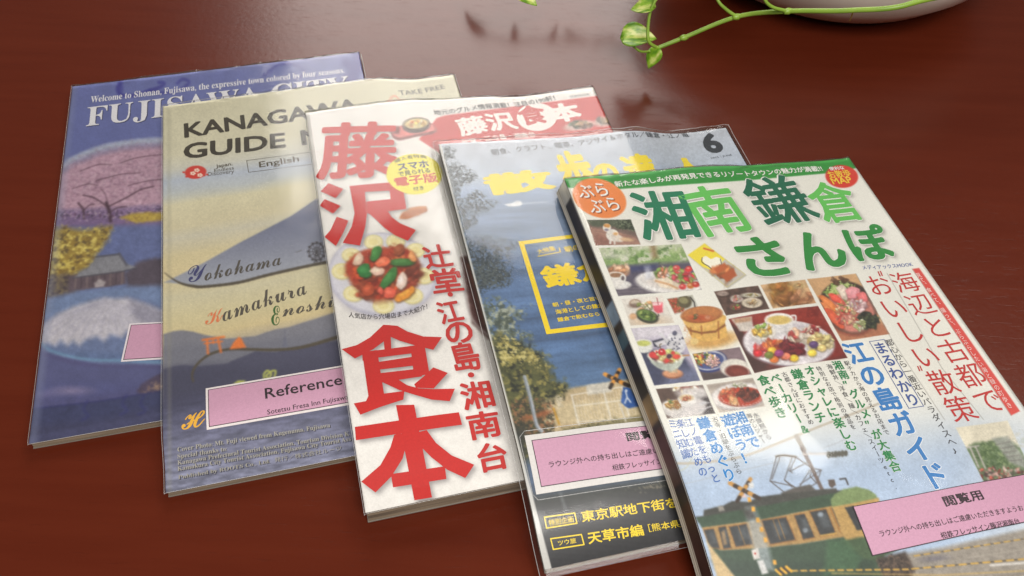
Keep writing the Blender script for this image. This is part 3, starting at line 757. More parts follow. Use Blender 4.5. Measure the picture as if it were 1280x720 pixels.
    L.text('GUIDE', (229, 199.5), (357.5, 184.5), (228.6, 180), .03); L.text('MAP', (377.5, 182), (455, 171), (377, 163), .03); L.build('title', K, c, 1)
    L = Lettering(mg); L.text('TAKE FREE', (500, 119), (556.7, 110.8), (499, 113.2), .012); L.text('English', (324.5, 212), (374.6, 204), (324, 202.4), .014, hs=1)
    L.text('Japan.', (270.2, 211.5), (291, 208), (270.2, 206), .02); L.text('Endless', (268, 215.6), (292.5, 212), (267.8, 211.4)); L.text('Discovery', (259.8, 222), (292.6, 218), (259.6, 215.6))
    L.stroke([z3(390, 435), z3(720, 392), z3(730, 446), z3(399, 488)], .8, True); L.build('caption', ink((88, 80, 64)), c, 1)
    sg = ink((86, 80, 72))
    L = Lettering(mg); L.text(script('okohama'), (256, 351.4), (352.5, 331), (254.4, 334.5)); L.text(script('amakura'), (279.5, 402.5), (385, 367.5), (276, 382), arc=.0008)
    L.text(script('noshima'), (353, 396.2), (456, 376), (350.5, 380)); L.build('place_name', sg, c, 1)
    Lettering(mg).text(script('Y'), (234.5, 353.5), (258, 350.5), (234.4, 333)).build('initial', ink((66, 68, 112)), c, 2)
    Lettering(mg).text(script('K'), (257, 406.5), (281, 401), (256.5, 390)).build('initial', ink((226, 128, 84)), c, 2)
    Lettering(mg).text(script('E'), (340.5, 408), (353.5, 405), (338.5, 384)).build('initial', ink((62, 104, 52)), c, 2)
    Lettering(mg).text(script('H'), (227, 538), (257, 533), (227.5, 517.5), .01).build('initial', ink((236, 178, 62)), c, 2)
    D, L = Lettering(mg), Lettering(mg)
    for s_, a, b in (('Cover Photo: Mt. Fuji viewed from Kugenuma, Fujisawa', (222, 566.5), (413, 535.5)), ('Special thanks to:', (222, 575), (284, 565)),
                     ('Kanagawa Prefectural Tourist Association, Tourism Division K', (222, 583), (437, 546)), ('Kamakura City Tourist Association, Fujisawa City Tourist Ass', (222, 590.5), (439, 552.5)),
                     ('Published by ROOTS Co., Ltd.  発行／株式会社ルーツ', (222.8, 600.5), (427, 564))):
        h = 7.2; R = L.text(serif(s_), a, b, (a[0], a[1]-h)).last
        D.T += [t+np.array([.0005, .0005]) for t in R]
    D.build('credits_shadow', ink((62, 60, 70)), c, 0); L.build('credits', ink((166, 162, 152)), c, 1)
    o, q0, ex, ey, W, H = slip(mg, [(257.3, 486), (500, 445), (500, 492), (260, 537.5)], None, (236, 226, 224), 1)
    label_face(mg, o, q0, ex, ey, W, H, .0012, .0004)
    L = Lettering(mg); L.text('Reference', (332, 499.5), (428.5, 481.5), (330.8, 486.2), .012); L.text('Sotetsu Fresa Inn Fujisawa', (334.8, 521), (436, 501.5), (334, 513), .006)
    L.build('label_text', ink((44, 36, 40)), o, 11)

# ================================================================== 3: white gourmet book with red characters
def magazine_red():
    mg = Mag(2, 'white gourmet book with giant red characters and a plate of food, third from either side', .0005); cv = Canvas(mg)
    z1, z2, z3, z4 = zm(380, 100, 3.6), zm(520, 90, 4.923), zm(400, 260, 3.6), zm(420, 440, 3.6)
    cv.fill((236, 232, 226))
    RED = (200, 40, 36)
    cv.poly([(524, 174), (546, 148), (556, 144.5), (750, 119.5), (790, 210), (640, 222), (576, 216), (548, 190)], (200, 58, 56), .8)
    cv.wob = .6
    # dishes at the banner's right end
    cv.ell((724, 157), 20, 6, (206, 176, 168), 1.5, 1, -.15); cv.blobs((724, 155), 15, 4, 26, 2.6, [(70, 96, 62), (110, 66, 52), (190, 150, 110)], 3)
    cv.ell((756, 152), 14, 6, (206, 176, 168), 1.5, 1, -.15); cv.blobs((756, 150), 10, 4, 20, 2.6, [(80, 70, 60), (150, 90, 70), (200, 170, 130)], 4)
    # bowl on a tray
    cv.poly(zl(z1, [(388, 232), (404, 214), (450, 205), (560, 190), (590, 208), (600, 230), (570, 246), (500, 256), (430, 272), (400, 262)]), (128, 62, 62), 1)
    cv.poly(zl(z1, [(394, 230), (410, 214), (450, 206), (560, 192), (588, 210), (594, 228), (500, 246), (430, 262), (404, 252)]), (216, 122, 118), 1)
    cv.ell(z1(418, 226), 4, 5, (150, 60, 56), 1)
    cv.ell(z1(505, 208), 16.5, 8.4, (70, 50, 46), .8, 1, -.08); cv.ell(z1(505, 196), 16.5, 7.6, (84, 66, 58), .8, 1, -.08); cv.ell(z1(505, 196), 14.8, 6.3, (228, 206, 150), .8, 1, -.08)
    cv.blobs(z1(505, 197), 11, 4.4, 40, 1.7, [(236, 214, 120), (226, 170, 90), (214, 120, 84), (240, 232, 200)], 5)
    cv.wob = 0
    # yellow bubble
    cv.ell(z1(496, 424), 34.5, 25, (242, 230, 84), .8)
    # croissant
    cv.wob = .5
    cr = zl(z1, [(428, 622), (440, 600), (470, 578), (505, 570), (550, 568), (556, 586), (530, 602), (490, 616), (460, 626)])
    cv.poly([(p[0]+1, p[1]+1.8) for p in cr], (190, 176, 168), 2, .7); cv.poly(cr, (196, 120, 74), .9)
    for k in range(5): cv.line(zl(z1, [(448+k*22, 600-k*7), (458+k*22, 620-k*7)]), 1, (140, 74, 44), .7, .8)
    cv.line(zl(z1, [(450, 596), (500, 578), (545, 574)]), 1.6, (228, 168, 116), 1, .8)
    for k in range(3): cv.line(zl(z1, [(562+k*10, 612-k*20), (600+k*10, 580-k*22), (625+k*8, 540-k*10)]), .6, (200, 196, 190), .5, .8, True)
    # sweet and sour dish
    pc = z3(282, 300)
    cv.ell((pc[0]+2, pc[1]+4), 69, 53, (176, 170, 178), 5, .7, .04)
    cv.wob = 0; cv.ell(pc, 68, 52.5, (188, 186, 200), 1, 1, .04); cv.ell((pc[0], pc[1]-1.5), 65.5, 49.5, (216, 214, 222), 2, 1, .04); cv.ell((pc[0], pc[1]-1), 52, 37, (214, 212, 216), 4, .8, .04)
    for k, p in enumerate([(240, 152), (340, 150), (430, 190), (140, 212), (468, 305), (100, 284), (415, 395), (152, 384), (285, 438)]):
        q = z3(*p); r = 11.5 if k < 4 else 13
        cv.ell((q[0]+.6, q[1]+1), r, r*.78, (186, 176, 132), 1.5, .8); cv.ell(q, r, r*.76, (232, 218, 150), .8); cv.ell(q, r*.82, r*.62, (240, 232, 190), 1); cv.ell(q, r*.6, r*.44, (234, 220, 158), 1.5)
    cv.wob = .6
    body = zl(z3, [(108, 250), (150, 205), (200, 182), (300, 172), (370, 162), (430, 200), (456, 260), (448, 330), (420, 376), (330, 412), (250, 424), (190, 392), (140, 340), (110, 290)])
    cv.poly([(p[0]+.5, p[1]+2) for p in body], (150, 92, 60), 3, .7); m_ = np.mean(body, 0); body = [(m_[0]+(p[0]-m_[0])*.95, m_[1]+(p[1]-m_[1])*.93) for p in body]; cv.poly(body, (178, 66, 40), 2)
    cv.clumps(body, [(150, 46, 26), (222, 96, 46), (126, 42, 28)], .16, .54, 12, .1, .8)
    cv.blobs(z3(300, 290), 36, 25, 60, 4.6, [(186, 62, 34), (206, 84, 44), (156, 58, 38), (128, 56, 36), (214, 104, 60)], 6)
    cv.blobs(z3(190, 365), 13, 10, 14, 5.5, [(150, 66, 44), (172, 78, 50)], 8); cv.blobs(z3(410, 300), 9, 13, 12, 5.5, [(140, 60, 42), (168, 76, 54)], 9)
    def piece(pts, col):
        P = zl(z3, pts); P = spline(P+[P[0]], 4)
        cv.poly([(p[0]+.8, p[1]+1.6) for p in P], tuple(c*.4 for c in col), 1.6, .8); cv.poly(P, col, .8)
        m = P.mean(0); cv.poly([(m[0]+(p[0]-m[0])*.5-1, m[1]+(p[1]-m[1])*.45-1.2) for p in P], tuple(min(255, c*1.2+26) for c in col), 1.8, .55)
    piece([(225, 228), (236, 185), (262, 172), (278, 184), (266, 220), (240, 240)], (58, 124, 52)); piece([(165, 276), (184, 256), (216, 252), (230, 296), (212, 312), (180, 304)], (46, 118, 56))
    piece([(306, 240), (340, 230), (410, 228), (426, 244), (400, 258), (330, 258)], (62, 112, 52)); piece([(268, 350), (282, 320), (318, 272), (344, 268), (340, 310), (310, 346), (286, 362)], (60, 120, 56))
    piece([(146, 250), (160, 216), (178, 200), (194, 220), (186, 250), (160, 258)], (226, 190, 164)); piece([(342, 350), (350, 310), (372, 286), (390, 310), (388, 340), (366, 368)], (232, 206, 190))
    piece([(222, 284), (250, 262), (288, 276), (282, 296), (250, 304)], (226, 186, 164)); piece([(334, 396), (384, 372), (416, 350), (424, 372), (396, 404), (346, 422)], (228, 148, 54))
    piece([(242, 250), (284, 218), (318, 236), (300, 258), (262, 264)], (232, 112, 78)); piece([(284, 386), (300, 356), (340, 368), (336, 398), (300, 406)], (228, 96, 72))
    piece([(186, 370), (210, 342), (240, 350), (240, 384), (206, 396)], (176, 76, 46)); piece([(330, 190), (350, 162), (376, 172), (374, 200), (346, 214)], (150, 76, 44))
    piece([(398, 220), (408, 192), (424, 204), (432, 236), (414, 240)], (222, 146, 90)); piece([(256, 376), (268, 354), (284, 366), (280, 392)], (220, 90, 70))
    # another dish near the right edge
    bw = [(576, 322), (590, 318), (640, 330), (660, 372), (652, 404), (610, 424), (590, 404)]
    cv.poly(bw, (98, 66, 62), 2); cv.poly([(584, 330), (640, 338), (650, 372), (640, 396), (606, 404)], (150, 96, 78), 3)
    cv.line([(577, 330), (584, 380), (594, 404), (612, 420)], 2.5, (176, 166, 164), 1.2, .9, True)
    cv.wob = 0; cv.develop(.8, .03, .04, 5)
    # lettering
    big = Lettering(mg)
    big.text('藤', z1(52, 452), z1(420, 440), z1(20, 196), .024)
    for P in ([(110, 465), (178, 492), (142, 532), (75, 502)], [(92, 537), (165, 567), (130, 602), (63, 568)], [(147, 616), (200, 634), (176, 690), (144, 748), (87, 708), (120, 676)],
              [(205, 478), (270, 472), (284, 600), (276, 660), (252, 746), (174, 734), (215, 660), (228, 600)], [(268, 472), (440, 458), (446, 496), (270, 505)], [(384, 495), (446, 490), (461, 582), (398, 588)],
              [(280, 548), (400, 536), (402, 589), (285, 602)], [(290, 600), (375, 588), (395, 618), (430, 645), (504, 676), (467, 724), (410, 700), (362, 666), (325, 630)]):
        big.poly(zl(z1, P))
    for P in ([(270, 240), (352, 238), (432, 655), (353, 668)], [(85, 338), (553, 272), (567, 328), (90, 398)], [(290, 365), (262, 374), (245, 430), (200, 510), (110, 585), (178, 633), (250, 560), (300, 480), (322, 400)],
              [(355, 365), (408, 352), (450, 410), (520, 466), (622, 508), (582, 568), (500, 530), (430, 475), (385, 430), (360, 400)], [(247, 550), (490, 515), (497, 572), (257, 610)],
              [(118, 2), (185, -8), (218, 200), (150, 225)], [(335, -26), (398, -34), (421, 100), (352, 112)], [(118, 2), (398, -34), (402, 0), (190, 26), (120, 40)], [(188, 46), (345, 22), (352, 62), (196, 80)],
              [(196, 96), (354, 78), (390, 110), (207, 138)], [(150, 190), (215, 188), (308, 176), (303, 215), (200, 248), (110, 283), (80, 232), (135, 222)],
              [(207, 136), (282, 126), (320, 150), (370, 164), (440, 168), (535, 166), (512, 222), (430, 215), (350, 192), (285, 172)], [(438, 70), (503, 95), (440, 165), (360, 162), (352, 146), (398, 108)]):
        big.poly(zl(z4, P))
    r6 = zm(400, 370, 2.4)
    for P in ([(190, 87), (212, 88), (206, 126), (160, 160), (105, 188), (65, 160), (110, 148), (150, 125)], [(206, 88), (232, 90), (262, 107), (310, 122), (366, 124), (340, 162), (290, 150), (240, 135), (200, 118)],
              [(190, 120), (212, 118), (214, 162), (194, 165)]):
        big.poly(zl(r6, P))
    side = Lettering(mg)
    for ch, f, bl, br_, tl in (('辻', z3, (480, 278), (606, 262), (470, 172)), ('堂', z3, (512, 388), (652, 372), (496, 280)), ('・', z3, (578, 402), (602, 398), (576, 380)), ('江', z3, (548, 528), (655, 508), (530, 424)),
                               ('の', z3, (580, 620), (702, 600), (565, 522)), ('島', z4, (542, 96), (664, 76), (515, -36)), ('・', z4, (598, 118), (626, 112), (595, 94)), ('湘', z4, (578, 268), (722, 244), (552, 142)),
                               ('南', z4, (606, 402), (752, 376), (582, 278)), ('台', z4, (652, 548), (784, 522), (626, 420))):
        side.text(ch, f(*bl), f(*br_), f(*tl), .026 if ch != '・' else .01)
    cv.shadow(np.array(big.T), .0011, (60, 52, 56), .42, (.0012, .0016))
    cv.shadow(np.array(side.T), .0009, (60, 52, 56), .34, (.0008, .0010))
    c = finish(mg, cv, 3, wave=.0006, over=(.0006, .0035, .002, .0008))
    big.build('title', ink(RED), c, 2); side.build('subtitle', ink((194, 46, 42)), c, 2)
    Wt = ink((240, 234, 228))
    L = Lettering(mg); L.text('藤沢', (577, 171.5), (650, 161.5), (572, 148), .035); L.text('本', (690, 155.5), (730, 149), (685.5, 131.5), .05); L.text('辻堂・江の島・湘南台', (579, 181.6), (670, 170.5), (578, 174.6), .015)
    L.poly([(671+25*math.cos(a), 146.5+17.5*math.sin(a)) for a in np.linspace(0, 6.283, 40, endpoint=False)]); L.build('banner_text', Wt, c, 1)
    Lettering(mg).text('食', (653.5, 158), (687.5, 153), (651, 133), .035).build('banner_text', ink((200, 58, 56)), c, 3)
    L = Lettering(mg); L.text('地元のグルメ情報満載！注目の190軒！', (543.4, 144.6), (695, 125.5), (542.4, 137.8), .016); L.text('ぴあMOOK', (713, 123.2), (737.5, 119.6), (712.8, 119.6))
    L.text('人気店から穴場店まで大紹介！', (436, 397), (534.5, 386.5), (434.6, 390), .006, arc=-.0042)
    L.text('付き', (517.5, 239.6), (530.5, 237.6), (517.2, 234.2), .02); L.text('で見られる', (498.5, 221.6), (538.5, 216.2), (498, 215.4), .02); L.text('購入者特典', (494, 205), (534, 199), (493.6, 200.4), .005, arc=.0022)
    L.build('caption', ink((56, 50, 52)), c, 5)
    Lettering(mg).poly([(z1(496, 424)[0]+34.5*math.cos(a), z1(496, 424)[1]+25*math.sin(a)) for a in np.linspace(0, 6.283, 48, endpoint=False)]).build('bubble', ink((242, 230, 84)), c, 3)
    Lettering(mg).text('スマホ', (498.4, 214.2), (537, 209.4), (498, 205), .03).build('bubble_text', ink((46, 60, 120)), c, 5)
    Lettering(mg).text('電子版', (495, 234.6), (548.5, 227.8), (494.2, 222.6), .03).build('bubble_text', ink((214, 84, 60)), c, 5)
def photo(cv, quad):
    """a picture printed inside the quadrilateral TL TR BR BL; its shapes are given in photo pixels"""
    F = cv.frame(quad)
    L = Layer(cv, F.sl, cv.A[F.sl], cv.B[F.sl], F.M, 1.0); L.wob = .3; photos.append(L); return L
photos = []

# ================================================================== 4: walking magazine with the sea on its cover
def magazine_sea():
    mg = Mag(3, 'sea view walking magazine with yellow title and a number six, second from the right', .0005); cv = Canvas(mg)
    za, zb, zc, zd = zm(540, 140, 3.6), zm(700, 140, 3.6), zm(560, 330, 3.6), zm(620, 500, 3.6)
    col = [(183, (196, 202, 212)), (222, (184, 194, 208)), (236, (164, 180, 204)), (250, (140, 158, 184)), (290, (112, 130, 156)), (350, (92, 117, 154)), (430, (84, 111, 150)), (500, (90, 119, 155)), (560, (90, 110, 140)), (720, (60, 64, 70))]
    vs = [float(mg.uv(570+(y-183)*.18, y)[1]) for y, _ in col]; cs = np.array([c for _, c in col], float)/255
    V = cv.V+.004*(vnoise(cv.U/.1, cv.V/.02, 1, 4, 3)-.5)
    n = vnoise(cv.U/.05, cv.V/.005, 1, 9, 4, .6)-.5
    k = np.clip((cv.V-vs[2])/.03, 0, 1)
    cv.rgb[:] = np.clip(np.stack([np.interp(V, vs, cs[:, j]) for j in range(3)], -1)*(1+.45*(n*k)[..., None]), 0, 1)
    cv.wob = .6
    # small boat with its wake
    cv.line(zl(za, [(330, 418), (420, 412), (520, 405)]), 1.2, (206, 212, 220), .8, .8); cv.poly(zl(za, [(328, 416), (356, 410), (380, 398), (398, 400), (410, 412), (400, 424), (345, 426)]), (226, 228, 230), .9)
    for a, b in (((300, 356), (760, 300)), ((330, 248), (760, 205)), ((330, 190), (560, 168))): cv.line([zc(*a), zc((a[0]+b[0])/2, (a[1]+b[1])/2+6), zc(*b)], .8, (70, 84, 112), .6, .7, True)
    # beach, fence, shrubs
    cv.poly(zl(zc, [(400, 590), (560, 556), (740, 530), (1000, 490), (1100, 760), (240, 760)]), (190, 170, 134), 2)
    cv.poly(zl(zc, [(620, 545), (735, 532), (738, 575), (628, 590)]), (206, 200, 186), 1.2)
    cv.poly(zl(zc, [(420, 640), (760, 600), (900, 590), (900, 700), (430, 720)]), (206, 190, 152), 3, .6)
    for k in range(20): cv.line(zl(zc, [(560+k*14, 600-k*2.2), (580+k*14, 715-k*2)]), .6, (222, 214, 196), .5, .7)
    for a, b in (((556, 590), (790, 552)), ((566, 640), (810, 610)), ((580, 712), (830, 690))): cv.line(zl(zc, [a, b]), 1.3, (228, 222, 208), .6, .9)
    for x in (556, 700, 782): cv.line(zl(zc, [(x, 590-(x-556)*.16), (x+34, 724-(x-556)*.14)]), 1.6, (230, 226, 214), .6, .9)
    cv.poly(zl(zd, [(300, 128), (420, 110), (640, 70), (660, 84), (660, 120), (320, 150)]), (116, 110, 74), 2, .8)
    cv.clumps(zl(zd, [(300, 128), (420, 100), (560, 80), (600, 110), (320, 150)]), [(84, 84, 54), (150, 142, 96), (66, 62, 44)], .4, .5, 71, .1, .8)
    tree_dk = [(62, 70, 72), (44, 54, 58), (84, 92, 92), (52, 58, 56)]
    for reg, seed in (([(44, 165), (80, 160), (106, 178), (96, 205), (66, 215), (46, 200)], 1), ([(56, 250), (110, 236), (160, 262), (195, 290), (160, 315), (120, 330), (70, 336), (54, 300)], 2),
                      ([(70, 330), (130, 330), (120, 380), (90, 400)], 3), ([(165, 368), (200, 355), (236, 376), (205, 398), (172, 390)], 4), ([(180, 410), (240, 395), (290, 408), (250, 440), (200, 452)], 5),
                      ([(100, 400), (160, 390), (190, 430), (150, 470), (110, 470)], 6), ([(110, 470), (200, 470), (190, 510), (130, 540)], 7), ([(120, 540), (160, 520), (150, 580), (130, 590)], 9),
                      ([(150, 590), (220, 572), (300, 590), (362, 605), (330, 640), (340, 690), (330, 740), (300, 760), (220, 800), (170, 780), (150, 690)], 8)):
        P = [za(*p) for p in reg]; m = np.mean(P, 0)
        cv.clumps([(m[0]+(p[0]-m[0])*1.25, m[1]+(p[1]-m[1])*1.2) for p in P], tree_dk[:2], .55, .50, 80+seed*5, .05, .85)
    cv.line(zl(za, [(60, 230), (100, 400), (130, 540), (165, 720)]), 4, (58, 62, 64), 2.5, .6, True)
    cv.clumps(zl(zc, [(105, 0), (200, -10), (292, 62), (270, 100), (150, 110), (110, 90)]), tree_dk[:3], .5, .48, 130, .05, .9)
    cv.clumps(zl(zc, [(120, 160), (230, 150), (300, 200), (370, 190), (340, 230), (300, 300), (390, 320), (350, 350), (200, 350), (150, 260)]), [(120, 132, 124), (96, 106, 92), (168, 172, 150), (70, 80, 72)], .2, .48, 140, .1, .9)
    bush = zl(zc, [(180, 350), (240, 316), (300, 350), (360, 372), (430, 420), (462, 460), (470, 520), (540, 548), (520, 590), (430, 620), (420, 720), (430, 800), (480, 860), (200, 900), (235, 720), (205, 520)])
    cv.poly(bush, (78, 80, 52), 5)
    cv.clumps(bush, [(52, 56, 40), (116, 112, 62), (38, 42, 34), (150, 140, 80), (88, 90, 56)], .14, .5, 150, .08, .9)
    cv.clumps(zl(zc, [(190, 340), (260, 316), (350, 370), (440, 430), (440, 470), (330, 450), (230, 470)]), [(190, 176, 104), (168, 154, 88), (206, 194, 128)], .3, .56, 160, .06, .9)
    cv.clumps(zl(zc, [(220, 640), (340, 600), (470, 620), (480, 700), (470, 800), (240, 800)]), [(40, 42, 36), (110, 92, 66), (150, 104, 72), (62, 60, 46)], .3, .5, 170, .08, .85)
    for p in ((410, 680), (360, 690), (440, 668)): cv.ell(zc(*p), 7, 3, (168, 96, 58), 2, .7, -.2)
    cv.clumps(zl(zc, [(480, 600), (505, 580), (520, 640), (495, 650)]), [(210, 200, 176), (180, 168, 140)], .5, .4, 190, .1, .9)
    cv.line([zc(345, 508), zc(370, 600), zc(398, 720), zd(206, 140)], 4.5, (166, 174, 182), .8, 1, True); cv.line([zc(341, 508), zc(366, 600), zc(394, 720), zd(201, 140)], 1.2, (96, 100, 106), .6, .8, True)
    cv.line(zl(zc, [(475, 650), (500, 720)]), 2.5, (196, 150, 60), .6)
    # crossing sign and blue road sign
    for a, b in (((706, 496), (812, 548)), ((772, 476), (730, 556))):
        for k in range(6):
            t0, t1 = k/6, (k+1)/6; q = lambda t: zc(a[0]+(b[0]-a[0])*t, a[1]+(b[1]-a[1])*t)
            cv.line([q(t0), q(t1)], 5, [(222, 150, 62), (50, 42, 38)][k % 2], .6)
    cv.poly(zl(zc, [(788, 552), (822, 560), (866, 640), (812, 650), (776, 622)]), (54, 92, 158), .8)
    cv.line(zl(zc, [(800, 575), (806, 600), (796, 626)]), 1.6, (226, 230, 236), .5); cv.line(zl(zc, [(806, 600), (822, 622)]), 1.6, (226, 230, 236), .5); cv.ell(zc(802, 570), 1.6, 1.6, (226, 230, 236), .5)
    cv.line(zl(zc, [(772, 630), (800, 706)]), 1.6, (200, 196, 186), .5)
    # shade and black panel at the foot
    pan = [zd(60, 300), zd(130, 150), zd(160, 130), zd(210, 140), zd(560, 60), zd(1300, 60), zd(1400, 800), zd(200, 800)]
    cv.poly([zd(40, 130), zd(140, 120), zd(130, 440), zd(400, 400), zd(700, 360), zd(1400, 240), zd(1500, 900), zd(190, 900)], (52, 54, 50), 7, .96)
    cv.poly([zd(130, 490), zd(330, 470), zd(800, 400), zd(1400, 330), zd(1500, 900), zd(190, 900)], (44, 44, 47), 9, .95)
    cv.clumps([zd(560, 400), zd(760, 358), zd(800, 380), zd(640, 420)], [(150, 140, 120), (90, 88, 80)], .3, .52, 200, .1, .7)
    cv.poly(zl(zd, [(95, 495), (150, 480), (160, 525), (100, 530)]), (110, 114, 118), 5, .5)
    cv.line([zd(290, 420), zd(318, 510)], 3, (120, 124, 128), 2, .6)
    cv.wob = 0; cv.develop(.6, .06, .06, 6)
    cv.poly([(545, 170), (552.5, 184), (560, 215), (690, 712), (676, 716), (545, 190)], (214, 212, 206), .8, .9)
    c = finish(mg, cv, 4, wave=.0005, over=(.003, .0055, .005, .004), gap=.0014)
    Y = ink((246, 214, 40))
    T = Lettering(mg)
    for ch, f, bl, br_, tl, bo in (('散', za, (255, 380), (565, 345), (216, 284), .05), ('歩', za, (620, 372), (770, 352), (574, 178), .05), ('の', zb, (170, 335), (285, 322), (146, 236), .05),
                                   ('達', zb, (318, 322), (462, 306), (278, 196), .045), ('人', zb, (540, 300), (690, 285), (508, 208), .05)):
        T.text(ch, f(*bl), f(*br_), f(*tl), bo)
    T.build('title', ink((246, 222, 62)), c, 1)
    L = Lettering(mg)
    fr = [za(393, 583), za(700, 548), (835, 272), (905, 392), zc(700, 270), zc(452, 306)]
    L.stroke([za(402, 590), za(620, 562), (850, 270), (925, 392), zc(700, 276), zc(452, 306)], 6.2, True); L.build('box_frame', Y, c, 1)
    L = Lettering(mg); L.text('大特集', za(480, 642), za(560, 624), za(474, 618), .015); L.stroke([za(478, 650), za(578, 630), za(572, 612)], 1.4)
    L.text('朝の', za(604, 634), za(672, 620), za(596, 606), .02); L.text('鎌倉', zc(444, 114), zc(770, 62), zc(420, 12), .035)
    L.text('朝・昼・夜と旨い', zc(474, 195), zc(690, 162), zc(470, 175), .02); L.text('海港としての鎌倉', zc(488, 228), zc(705, 196), zc(484, 206), .02); L.text('鎌倉で飲むなら', zc(496, 262), zc(684, 234), zc(492, 242), .02)
    L.text('特別企画', zd(240, 568), zd(350, 549), zd(234, 540), .01); L.text('ツウ旅', zd(281, 657), zd(362, 644), zd(277, 633), .012)
    L.stroke([zd(218, 528), zd(354, 509), zd(364, 555), zd(228, 577)], 1.5, True); L.stroke([zd(246, 625), zd(384, 606), zd(396, 651), zd(258, 673)], 1.5, True)
    L.text('東京駅地下街を', zd(388, 552), zd(820, 484), zd(372, 502), .018); L.text('天草市編', zd(418, 650), zd(668, 610), zd(403, 596), .022); L.text('［熊本県］', zd(690, 595), zd(842, 571), zd(682, 560), .008)
    L.build('headline', Y, c, 1)
    L = Lettering(mg); L.text('朝食、クラフト、喫茶、アジサイ＆ホタル／鎌倉・江ノ電', za(272, 196), zb(584, 112), za(266, 168), .008); L.build('caption', ink((78, 82, 90)), c, 1)
    L = Lettering(mg); L.text('6', zb(664, 190), zb(746, 180), zb(646, 98), .045); L.text('2015｜JUNE', zb(682, 214), zb(776, 199), zb(679, 202)); L.build('issue_number', ink((58, 62, 70)), c, 1)
    quad = [zd(128, 162), zd(1250, 22), zd(1300, 290), zd(192, 425)]
    o, q0, ex, ey, W, H = slip(mg, quad, None, (222, 218, 214), 1)
    label_face(mg, o, q0, ex, ey, W, H, .0030, .0004)
    L = Lettering(mg); L.text('閲覧用', zd(592, 190), zd(776, 166), zd(582, 150), .03); L.text('ラウンジ外への持ち出しはご遠慮いただきますようお願いします', zd(240, 308), zd(1128, 186), zd(234, 280), .008)
    L.text('相鉄フレッサイン藤沢湘南台', zd(526, 322), zd(888, 270), zd(520, 294), .008); L.build('label_text', ink((40, 32, 36)), o, 11)
    # clear laminate margin round the notice
    r = .0026; ring = np.array([q0-ex*r-ey*r, q0+ex*(W+r)-ey*r, q0+ex*(W+r)+ey*(H+r), q0-ex*r+ey*(H+r)])
    P = []
    for k in range(4):
        a, b = ring[k], ring[(k+1) % 4]; d = (b-a)/np.linalg.norm(b-a); P += [a+d*.003, *[a+d*t for t in np.linspace(.004, np.linalg.norm(b-a)-.004, 30)], b-d*.003]
    P = np.array(P+[P[0]]); P[:, 0] = np.clip(P[:, 0], .002, mg.w-.0005)
    tube('laminate_edge', mg.local(P[:, 0], P[:, 1], mg.top(P[:, 0], P[:, 1])+.0002), .00022, M_SEAM, o, 6)

